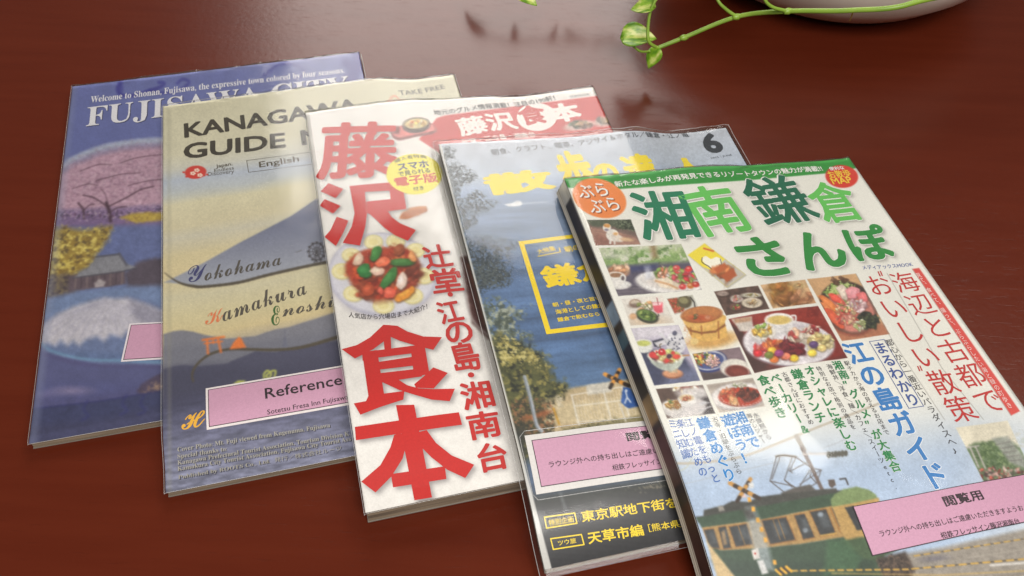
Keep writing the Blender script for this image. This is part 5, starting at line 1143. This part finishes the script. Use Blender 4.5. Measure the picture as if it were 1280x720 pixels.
    L.ell(yd(424, 360), 57, 28.5, (150, 140, 150), 1.4, 1, .06); L.ell(yd(424, 354), 56.5, 28, (226, 220, 222), .9, 1, .06); L.ell(yd(428, 352), 51, 23.5, (206, 198, 204), 2, 1, .06); L.ell(yd(430, 356), 47, 20, (224, 218, 220), 3, 1, .06)
    L.ell(yd(376, 262), 18, 12.5, (216, 212, 212), .9); L.poly(zl(yd, [(304, 236), (446, 236), (430, 300), (320, 296)]), (222, 218, 216), 1); L.ell(yd(376, 236), 18, 7.8, (240, 236, 232), .8); L.ell(yd(376, 240), 15, 5.6, (214, 186, 110), 1); L.line(zl(yd, [(440, 218), (458, 220), (456, 246), (436, 254)]), 2.2, (226, 222, 220), .7, 1, True)
    L.ell(yd(296, 320), 16.5, 9, (206, 200, 200), 1); L.ell(yd(294, 300), 16.2, 9.5, (232, 226, 216), .8); L.blobs(yd(292, 292), 11, 6.5, 36, 3.2, [(232, 214, 150), (222, 186, 90), (240, 232, 206), (206, 150, 60)], 59); L.blobs(yd(282, 268), 7, 3, 10, 2, [(120, 150, 70), (150, 176, 90)], 60)
    L.blobs(yd(345, 395), 24, 9, 46, 4.2, [(214, 64, 62), (232, 130, 130), (206, 40, 50), (226, 110, 70), (190, 80, 120)], 61, .15); L.blobs(yd(350, 360), 11, 4, 12, 4, [(222, 84, 50), (236, 130, 70)], 62)
    L.blobs(yd(440, 370), 15, 10, 36, 4.6, [(120, 34, 44), (96, 26, 36), (150, 50, 56)], 63, .4); L.blobs(yd(500, 320), 20, 8, 46, 4, [(236, 214, 190), (226, 180, 150), (190, 80, 76), (240, 226, 206)], 64, .1); L.blobs(yd(540, 285), 8, 5, 14, 3.2, [(190, 70, 70), (150, 50, 56), (226, 200, 180)], 65); L.blobs(yd(585, 350), 16, 9, 40, 4, [(226, 206, 150), (232, 214, 170), (206, 170, 110), (206, 190, 130)], 66)
    for p, c_ in (((350, 436), (226, 120, 50)), ((340, 392), (232, 186, 60)), ((325, 414), (110, 120, 50)), ((540, 404), (232, 206, 80)), ((450, 430), (236, 196, 60)), ((410, 420), (236, 130, 100)), ((270, 406), (206, 44, 52)), ((548, 362), (90, 66, 110)), ((590, 380), (226, 200, 130)), ((375, 405), (150, 60, 120))): L.ell((yd(*p)[0]+.5, yd(*p)[1]+1), 5.6, 4.6, tuple(v*.5 for v in c_), 1.4, .7); L.ell(yd(*p), 5.4, 4.2, c_, .8); L.ell((yd(*p)[0]-1, yd(*p)[1]-1), 2.4, 1.5, tuple(min(255, v*1.15+20) for v in c_), 1, .8)
    # desserts
    L = photo(cv, [yc(225, 568), yc(488, 545), yc(557, 705), ye(50, 372)])
    L.fill((120, 104, 98)); L.poly(zl(yc, [(220, 565), (300, 558), (340, 620), (250, 640)]), (84, 64, 56), 2, .9); L.poly(zl(yc, [(450, 600), (560, 600), (570, 740), (470, 720)]), (66, 60, 62), 3, .9); L.poly(zl(yc, [(360, 552), (450, 548), (450, 590), (370, 600)]), (190, 120, 110), 3, .8); L.blobs(yc(400, 570), 16, 6, 20, 3, [(206, 140, 120), (226, 190, 110), (150, 90, 80), (236, 220, 200)], 67)
    L.ell(yc(400, 680), 24, 15, (206, 200, 198), 1.6, 1, -.2); L.ell(yc(440, 590), 20, 7, (214, 210, 208), 2, .9); L.ell(yc(400, 630), 12, 8.5, (226, 222, 218), .9); L.ell(yc(396, 618), 9, 4.2, (214, 190, 150), 1); L.blobs(yc(398, 620), 5, 2.4, 8, 2, [(190, 110, 80), (232, 206, 160)], 68)
    L.ell(yc(318, 682), 12.5, 8.6, (214, 208, 204), .9); L.ell(yc(314, 660), 12, 6.6, (230, 226, 220), .8); L.blobs(yc(314, 658), 9, 4.6, 20, 3, [(206, 150, 84), (226, 186, 120), (180, 120, 66)], 69); L.blobs(yc(308, 640), 3, 1.8, 5, 1.6, [(90, 120, 66)], 70)
    L.ell(yc(490, 648), 5, 2, (206, 204, 206), .7, 1, -.3); L.line(zl(yc, [(470, 690), (540, 664)]), 1.6, (190, 188, 190), .6); L.line(zl(yc, [(500, 650), (540, 640)]), 1.2, (190, 188, 190), .6)
    # curry plate
    L = photo(cv, [yc(508, 545), yc(770, 505), yc(838, 665), ye(284, 345)])
    L.fill((196, 184, 172)); L.poly(zl(yc, [(510, 545), (780, 505), (790, 540), (520, 570)]), (160, 148, 138), 3, .8); L.ell(yc(690, 612), 34, 17, (176, 170, 172), 1.6, 1, -.08); L.ell(yc(688, 606), 33, 16, (228, 222, 218), 1, 1, -.08); L.ell(yc(704, 612), 27.5, 12.2, (150, 44, 30), 1.2, 1, -.02); L.ell(yc(704, 610), 26, 11, (196, 66, 40), 1.6, 1, -.02)
    L.blobs(yc(640, 592), 11, 6, 24, 3, [(222, 120, 80), (236, 170, 130), (206, 80, 56)], 71); L.blobs(yc(735, 600), 13, 7, 40, 3, [(96, 42, 30), (130, 56, 38), (74, 34, 26)], 72); L.blobs(yc(662, 626), 6, 4.5, 5, 4.5, [(232, 186, 130), (226, 160, 110)], 73); L.blobs(yc(690, 545), 9, 3.5, 24, 1.6, [(206, 200, 180), (150, 160, 110), (226, 220, 206)], 74)
    for k in range(16): q = yc(704+112*math.cos(k*.19+.15), 612+48*math.sin(k*.19+.15)); L.ell(q, .9, .6, (240, 220, 206), .5, .9)
    for k, L in enumerate(photos): L.develop(.5, .05, .08, 20+k)
    # ---- column rules, red band, pointers
    cv.poly(zl(yf, [(505, 22), (536, 18), (990, 662), (950, 682)]), (214, 74, 66), .8)
    for a, b in (((252, 44), (416, 345)), ((392, 42), (640, 470)), ((640, 470), (826, 700)), ((410, 335), (650, 700)), ((505, 22), (950, 682))): cv.line([yf(*a), yf(*b)], .7, (150, 146, 140), .5, .8)
    # red disc
    cv.ell(yb(620, 110), 20.5, 14.2, (214, 62, 50), .8, 1, .1)
    cv.noise(.7, .03, 3)
    # ---- big title
    dk1, dk2, lt, gr = (22, 122, 86), (26, 104, 76), (104, 196, 92), (46, 140, 62)
    T = {}
    def big(key, ch, f, bl, br_, tl, bo, c_): T[key] = (Lettering(mg).text(ch, f(*bl), f(*br_), f(*tl), bo), Lettering(mg), c_, (ch, f, bl, br_, tl, bo))
    items = (('a', '湘', ya, (374, 368), (640, 350), (286, 146), .022, dk1), ('b', '南', ya, (652, 354), (886, 316), (556, 132), .022, lt), ('c', '鎌', yb, (282, 340), (538, 300), (190, 122), .018, dk2), ('d', '倉', yb, (548, 326), (750, 302), (476, 140), .02, lt),
             ('e', 'さ', yb, (218, 572), (424, 548), (138, 392), .035, gr), ('f', 'ん', yb, (468, 540), (676, 508), (414, 366), .035, gr), ('g', 'ぽ', yb, (690, 494), (888, 478), (622, 334), .035, gr))
    for it in items: big(*it)
    allT = np.concatenate([np.array(v[0].T) for v in T.values()])
    cv.shadow(allT, .0011, (96, 92, 86), .5, (.0011, .0016))
    c = finish(mg, cv, 5, shear=.0045, wave=.0006, over=(.0005, .001, .002, .0006), gap=.0010)
    # white halo round each character
    H = Lettering(mg)
    for k, v in T.items():
        ch, f, bl, br_, tl, bo = v[3]; e = .9
        mx = lambda p, dx, dy: (p[0]+dx, p[1]+dy)
        H.text(ch, mx(f(*bl), -e*.6, e), mx(f(*br_), e, e*.9), mx(f(*tl), -e*.8, -e), bo+.016)
    H.build('title_halo', ink((246, 244, 238)), c, 0)
    for it in items: pass
    for col_ in (dk1, dk2, lt, gr):
        B = Lettering(mg); B.T = [t for v in T.values() if v[2] == col_ for t in v[0].T]; B.build('title', ink(col_), c, 3)
    W = ink((244, 242, 236))
    L = Lettering(mg); L.text('新たな楽しみが再発見できるリゾートタウンの魅力が満載!!', ya(252, 123), yb(538, 86), ya(246, 96), .02)
    L.text('便利な', yb(568, 84), yb(634, 78), yb(564, 68), .02); L.build('tagline', W, c, 1)
    S, L = Lettering(mg), Lettering(mg)
    for s_, a, b, t_ in (('ぶら', (92, 174), (224, 160), (76, 114)), ('ぶら', (144, 242), (276, 224), (122, 182))): R = L.text(s_, ya(*a), ya(*b), ya(*t_), .012).last; S.T += [t+np.array([.0006, .0007]) for t in R]
    S.build('ellipse_shadow', ink((150, 76, 40)), c, 0); L.build('ellipse_text', W, c, 2)
    L = Lettering(mg); L.text('お散歩', yb(570, 120), yb(668, 110), yb(560, 86), .02); L.text('MAP', yb(582, 146), yb(672, 138), yb(572, 118), .02); L.build('disc_text', ink((244, 206, 70)), c, 1)
    L = Lettering(mg); L.text('メディアックスMOOK', yb(718, 530), yb(944, 514), yb(714, 510), .012); L.build('imprint', ink((104, 118, 170)), c, 1)
    RD = ink((196, 50, 48)); L = Lettering(mg)
    L.column('海辺と古都で', yf(438, 34), yf(888, 676)); L.column('おいしい散策', yf(322, 46), yf(762, 714))
    for p in ((352, 36), (362, 34), (530, 462), (540, 460)): L.stroke([yf(*p), yf(p[0]+8, p[1]+18)], 1.6)
    L.build('headline', RD, c, 1)
    L = Lettering(mg); L.column('見て、食べて、撮って、ぶらぶらしたい海と緑の町歩き', yf(526, 40), yf(950, 650), 6.2); L.build('band_text', ink((250, 226, 220)), c, 1)
    B = ink((54, 124, 190)); L = Lettering(mg); L.column('江の島ガイド', (1063, 427), (1178, 612), None, .03, 1.02); L.build('headline', B, c, 2)
    L = Lettering(mg); L.column('江の島ガイド', (1063, 427), (1178, 612), None, .055, 1.02); L.build('headline_halo', ink((240, 242, 242)), c, 0)
    L = Lettering(mg); L.column('まるわかり', yf(346, 350), yf(524, 640), None, .02); L.stroke([yf(312, 350), yf(378, 340), yf(556, 640), yf(490, 650)], .8, True); L.build('subhead', ink((58, 84, 150)), c, 1)
    K = ink((62, 60, 64)); L = Lettering(mg)
    for s_, a, b in (('都心から一番近いパラダイスへ♪', (1109, 424), (1199, 568)), ('駅チカから海の見えるお店まで', (1057, 451), (1110, 544)), ('海鮮丼／洋食／麺／カフェ／スイーツetc.', (1035, 455), (1121, 612)), ('特別なお店で格別の逸品を', (1022, 458), (1068, 537)),
                     ('古都さんぽにおすすめ', (979, 465), (1015, 531)), ('水族館から', (943, 516), (962.5, 550)), ('海のレジャー', (934.5, 517), (956, 555)), ('古寺・旧跡をぶらぶら', (892, 521), (925, 593))):
        L.column(s_, a, b, None, .004, 1.05)
    L.build('caption', K, c, 1)
    Gr = ink((34, 128, 72)); L, H = Lettering(mg), Lettering(mg)
    for s_, a, b in (('湘南″グルメ″が大集合', (1044, 451), (1122, 590)), ('オシャレに楽しむ', (1009, 457), (1067, 564)), ('鎌倉ランチ', (993, 461), (1029, 529)), ('ベーカリー&', (966, 467), (1009, 543)), ('食べ歩き', (951, 469), (979, 523))):
        L.column(s_, a, b, None, .03, 1.02); H.column(s_, a, b, None, .055, 1.02)
    H.build('headline_halo', ink((238, 238, 230)), c, 0); L.build('headline', Gr, c, 2)
    L, H = Lettering(mg), Lettering(mg)
    for s_, a, b, w_ in (('湘南で', (921, 515), (945, 561), .03), ('遊ぼう！', (906, 518), (938, 580), .03), ('鎌倉めぐり', (876, 521), (915, 602), .03)): L.column(s_, a, b, None, w_, 1.02); H.column(s_, a, b, None, .055, 1.02)
    H.build('headline_halo', ink((232, 236, 238)), c, 0); L.build('headline', ink((44, 132, 200)), c, 2)
    L = Lettering(mg)
    for s_, a, b in (('江ノ電をもっと', (859, 523), (897, 604)), ('楽しむための', (848, 524), (881, 596)), ('ミニ知識', (838, 524), (860, 574))): L.column(s_, a, b, None, .008, .92)
    L.build('subhead', ink((50, 100, 176)), c, 2)
    o, q0, ex, ey, W_, H_ = slip(mg, [yh(92, 408), yh(980, 240), yh(1020, 450), yh(200, 628)], None, (70, 56, 62), 2)
    I = Lettering(mg); r = .0004
    I.T = [np.array([q0+ex*r+ey*r, q0+ex*(W_-r)+ey*r, q0+ex*(W_-r)+ey*(H_-r)]), np.array([q0+ex*r+ey*r, q0+ex*(W_-r)+ey*(H_-r), q0+ex*r+ey*(H_-r)])]
    I.build('label_field', ink(PINK, .6), o, 10)
    L = Lettering(mg); L.text('閲覧用', yh(512, 412), yh(686, 378), yh(497, 364), .025); L.text('ラウンジ外への持ち出しはご遠慮いただきますようお', yh(218, 548), yh(864, 428), yh(209, 518), .008)
    L.text('相鉄フレッサイン藤沢湘南台', yh(494, 556), yh(848, 488), yh(486, 526), .01); L.build('label_text', ink((52, 38, 46)), o, 12)
    # printed spine on the left side of the book, leaning out towards the table
    nv, nz = 260, 40; vs = np.linspace(.0004, mg.h-.0004, nv); zs = np.linspace(.985, .05, nz); Vv, Zz = np.meshgrid(vs, zs)
    U = -.0004-.0045*(1-Zz); z = mg.base(np.zeros_like(Vv), Vv)+mg.t*Zz+mg.curl(0*Vv, Vv)*Zz
    o = fast_mesh('spine', mg.local(U.ravel(), Vv.ravel(), z.ravel()), grid_faces(nv, nz), M_COVER, mg.root)
    n = vnoise(Vv*60, Zz*1.5, 1, 5, 4); col_ = np.ones(Vv.shape+(3,))*np.array([44, 38, 38.])
    def sect(v0, v1, c_, k=1.):
        m = np.clip((Vv-v0)/.002+.5, 0, 1)*np.clip((v1-Vv)/.002+.5, 0, 1)*k; col_[:] = col_*(1-m[..., None])+np.array(c_, float)*m[..., None]
    sect(0, .016, (176, 172, 164)); sect(.098, .112, (120, 140, 158), .8); sect(.118, .128, (70, 96, 104), .7); sect(.16, .176, (150, 122, 84), .8); sect(.18, .21, (84, 58, 46), .7); sect(.22, .29, (62, 40, 34), .8)
    col_ *= (1+.9*(n-.5))[..., None]
    m = np.clip((.36-Zz)/.03, 0, 1)[..., None]; col_[:] = col_*(1-m)+m*np.where((np.floor(Zz*24) % 3 == 0)[..., None], np.array([120, 112, 100.]), np.array([190, 182, 168.]))
    at = o.data.color_attributes.new('print', 'FLOAT_COLOR', 'POINT'); C4 = np.ones((nv*nz, 4), np.float32); C4[:, :3] = lin(np.clip(col_/255., 0, 1).reshape(-1, 3)*.999); at.data.foreach_set('color', C4.ravel())
# ================================================================== pothos trailing out of a cream bowl at the back
def P3(px, py, z):
    d = FW + RT*(px-PW/2)/FOC - UP*(py-PH/2)/FOC
    return EYE + d*(z-EYE[2])/d[2]
def plant_materials():
    m, nt, b = mat('pothos_leaf', (96, 140, 40), .35)
    tc = node(nt, 'ShaderNodeTexCoord'); n = node(nt, 'ShaderNodeTexNoise'); n.inputs['Scale'].default_value = 90; n.inputs['Detail'].default_value = 3
    mp = node(nt, 'ShaderNodeMapping'); mp.inputs['Scale'].default_value = (1, 3, 1); link(nt, tc.outputs['Object'], mp.inputs[0]); link(nt, mp.outputs[0], n.inputs['Vector'])
    cr = node(nt, 'ShaderNodeValToRGB'); e = cr.color_ramp.elements
    e[0].position = .38; e[0].color = rgba((96, 146, 30)); e[1].position = .62; e[1].color = rgba((224, 228, 140))
    x = e.new(.5); x.color = rgba((150, 190, 52))
    link(nt, n.outputs['Fac'], cr.inputs[0]); link(nt, cr.outputs[0], b.inputs['Base Color']); b.inputs['Subsurface Weight'].default_value = .0
    tl = node(nt, 'ShaderNodeBsdfTranslucent'); link(nt, cr.outputs[0], tl.inputs[0]); mx = node(nt, 'ShaderNodeMixShader'); mx.inputs[0].default_value = .35
    out = nt.nodes['Material Output']; link(nt, b.outputs[0], mx.inputs[1]); link(nt, tl.outputs[0], mx.inputs[2]); link(nt, mx.outputs[0], out.inputs[0])
    s, nt2, b2 = mat('pothos_stem', (112, 148, 44), .4)
    tc = node(nt2, 'ShaderNodeTexCoord'); n = node(nt2, 'ShaderNodeTexNoise'); n.inputs['Scale'].default_value = 60; link(nt2, tc.outputs['Object'], n.inputs['Vector'])
    cr = node(nt2, 'ShaderNodeValToRGB'); cr.color_ramp.elements[0].color = rgba((92, 130, 34)); cr.color_ramp.elements[1].color = rgba((150, 176, 66)); link(nt2, n.outputs['Fac'], cr.inputs[0]); link(nt2, cr.outputs[0], b2.inputs['Base Color'])
    return m, s
M_LEAF, M_STEM = plant_materials()
M_ROOT = mat('aerial_root', (176, 150, 78), .7)[0]

def leaf(parent, base, tip, width, fold, up=(0, 0, 1), bend=.12, seed=0):
    """heart-shaped blade from base to tip, folded along its midrib and curved downwards"""
    base, tip = np.array(base, float), np.array(tip, float); d = tip-base; L = np.linalg.norm(d); d /= L
    s = np.cross(d, np.array(up, float)); s /= np.linalg.norm(s); n = np.cross(s, d)
    nu, nv = 16, 11; V = []
    for i in range(nu):
        t = i/(nu-1); w = width*(math.sin(math.pi*min(1, t**.62))**.8)*(1-.25*t)+.00002
        for j in range(nv):
            q = (j/(nv-1)-.5)*2
            lobe = -.10*L*(1-t)**6*abs(q)**1.5
            h = fold*abs(q)*w-bend*L*t*t+.02*L*math.sin(6*t+3*q+seed)*abs(q)
            V.append(base+d*(t*L+lobe)+s*q*w+n*h)
    F = [(i*nv+j, i*nv+j+1, (i+1)*nv+j+1, (i+1)*nv+j) for i in range(nu-1) for j in range(nv-1)]
    o = mesh_obj('leaf', V, F, M_LEAF, parent, True)
    md = o.modifiers.new('thickness', 'SOLIDIFY'); md.thickness = .0004
    return o
def stem(parent, pts, r0, r1, name='stem', m=None):
    P = spline(pts, 8); n = len(P)
    k = [1+.25*math.exp(-((i/n*len(pts)*1.0) % 1.0-.5)**2*80)*0 for i in range(n)]
    return tube(name, P, 1.0, m or M_STEM, parent, 10, [r0+(r1-r0)*i/(n-1) for i in range(n)])
def pothos():
    c = P3(1030, -54, 0.0)
    t = empty('plant_pot', (c[0], c[1], 0), 0, 'shallow cream bowl planter standing at the back edge of the view', 'plant pot')
    # bowl: lathe with foot, belly, rolled rim and inside wall
    prof = [(0, 0.0), (.040, 0.0), (.0425, .0015), (.050, .008), (.0580, .020), (.0630, .034), (.0655, .050), (.0665, .058), (.0680, .0605), (.0668, .0625), (.0640, .0615), (.0625, .056), (.060, .047), (0, .047)]
    prof = [(prof_r*2.35, z*1.5) for prof_r, z in prof]
    S = 72; V = []; F = []
    for r, z in prof:
        for k in range(S): a = 2*math.pi*k/S; V.append((r*math.cos(a), r*math.sin(a), z))
    for i in range(len(prof)-1):
        for k in range(S): F.append((i*S+k, i*S+(k+1) % S, (i+1)*S+(k+1) % S, (i+1)*S+k))
    m, nt, b = mat('cream_glaze', (232, 226, 214), .35)
    tc = node(nt, 'ShaderNodeTexCoord'); n = node(nt, 'ShaderNodeTexNoise'); n.inputs['Scale'].default_value = 40; n.inputs['Detail'].default_value = 5; link(nt, tc.outputs['Object'], n.inputs['Vector'])
    cr = node(nt, 'ShaderNodeValToRGB'); cr.color_ramp.elements[0].position = .3; cr.color_ramp.elements[0].color = rgba((222, 214, 200)); cr.color_ramp.elements[1].color = rgba((238, 232, 220)); link(nt, n.outputs['Fac'], cr.inputs[0]); link(nt, cr.outputs[0], b.inputs['Base Color'])
    mesh_obj('bowl', V[:11*S], F[:10*S], m, t, True)
    soil, nt, b = mat('potting_soil', (52, 38, 30), .95)
    r = random.Random(3); Vs = [(0, 0, .078)]; Fs = []
    for ring in range(1, 9):
        for k in range(32): a = 2*math.pi*k/32; Vs.append((.142*ring/8*math.cos(a), .142*ring/8*math.sin(a), .076+r.random()*.003))
    for k in range(32): Fs.append((0, 1+k, 1+(k+1) % 32))
    for ring in range(7):
        for k in range(32): Fs.append((1+ring*32+k, 1+(ring+1)*32+k, 1+(ring+1)*32+(k+1) % 32, 1+ring*32+(k+1) % 32))
    mesh_obj('soil', Vs, Fs, soil, t)
    # the plant: one vine leaning over the rim towards the magazines, more leaves above the bowl out of the picture
    v0 = P3(822, 60, .022)
    p = empty('pothos_vine', (c[0], c[1], 0), 0, 'green trailing vine with small variegated leaves hanging out of the cream bowl', 'plant')
    off = np.array([c[0], c[1], 0])
    Q = lambda x, y, z: P3(x, y, z)-off
    main = [np.array([.004, .0, .050]), np.array([.012, .0, .085]), Q(1215, -40, .092), Q(1140, 4, .088), Q(1062, 13, .078), Q(985, 14, .066), Q(921, 21, .052), Q(855, 47, .034), Q(822, 60, .026)]
    stem(p, main, .0021, .0015)
    for x, y, z in ((985, 14, .066), (921, 21, .052), (855, 47, .034)):       # nodes
        c0 = Q(x, y, z); tube('node', [c0+(Q(x+5, y-1, z)-c0)*k for k in (-1, -.5, 0, .5, 1)], .0019, M_STEM, p, 10, [.8, 1.1, 1.3, 1.1, .8])
    stem(p, [Q(822, 60, .026), Q(811, 52, .033), Q(810, 34, .042), Q(813, 14, .052), Q(820, -2, .06), Q(826, -26, .07)], .0013, .0010)
    stem(p, [Q(921, 21, .052), Q(908, 12, .057), Q(897, 0, .063), Q(884, -30, .075)], .0013, .0010)
    stem(p, [Q(985, 14, .066), Q(966, 9, .070), Q(955, -2, .076), Q(944, -30, .088)], .0013, .0010)
    stem(p, [Q(813, 64, .027), Q(800, 64, .024), Q(788, 54, .026), Q(779, 46, .028)], .0009, .0008)
    stem(p, [Q(1067, 12, .076), Q(1066, 16, .070), Q(1062, 26, .060)], .0007, .0004, 'aerial_root', M_ROOT)
    leaf(p, Q(779, 47, .028), Q(821, 46, .031), .0115, .45, (-.1, -.35, 1), .10, 1)
    leaf(p, Q(820, 60, .027), Q(811, 87, .012), .0062, .45, (.2, -.4, 1), .12, 2)
    leaf(p, Q(817, 9, .054), Q(788, 11, .050), .0085, .5, (.1, -.3, 1), .05, 3)
    leaf(p, Q(822, -4, .06), Q(806, 8, .050), .004, .5, (.3, -.4, 1), .05, 5)
    leaf(p, Q(640, -16, .05), Q(672, 5, .042), .008, .35, (0, -.4, 1), .1, 4)
    stem(p, [Q(640, -16, .05), Q(662, -50, .07), Q(760, -80, .085), Q(826, -26, .07)], .0009, .001)
    for k, (x, y, z, dx, dy, w) in enumerate(((884, -30, .075, -34, -30, .017), (944, -30, .088, -30, -50, .018), (826, -26, .07, -14, -46, .015))):
        leaf(p, Q(x, y, z), Q(x+dx, y+dy, z+.004), w, .3, (0, -.2, 1), .15, 7+k)
    # a second runner crossing just behind the picture's top edge; its leaves mirror in the varnish
    stem(p, [np.array([-.06, .02, .10]), Q(880, -95, .085), Q(800, -60, .045), Q(735, -34, .032), Q(690, -24, .028), Q(640, -18, .026), Q(600, -26, .026)], .0016, .001)
    for k, (x, y, z, dx, dy, w) in enumerate(((800, -60, .045, -20, 32, .011), (758, -44, .037, 18, 24, .010), (735, -36, .032, -26, 20, .012), (690, -26, .028, 12, 14, .010), (650, -22, .027, -8, 12, .010), (606, -28, .026, -28, 8, .011))):
        leaf(p, Q(x, y, z), Q(x+dx, y+dy, z-.012), w, .3, (0, -.3, 1), .12, 20+k)
    r = random.Random(8)
    for k in range(7):                                                         # leaves standing over the bowl
        a = k*.9+.3; b0 = np.array([.012*math.cos(a), .012*math.sin(a), .05]); tp = np.array([.045*math.cos(a), .045*math.sin(a)+.02, .10+.03*r.random()])
        stem(p, [b0, (b0+tp)/2+np.array([0, 0, .015]), tp], .0012, .0009)
        leaf(p, tp, tp+np.array([.045*math.cos(a), .045*math.sin(a)+.008, -.004]), .019, .25, (0, 0, 1), .2, k)
magazine_blue(); magazine_beige(); magazine_red(); magazine_sea(); magazine_green()
pothos()
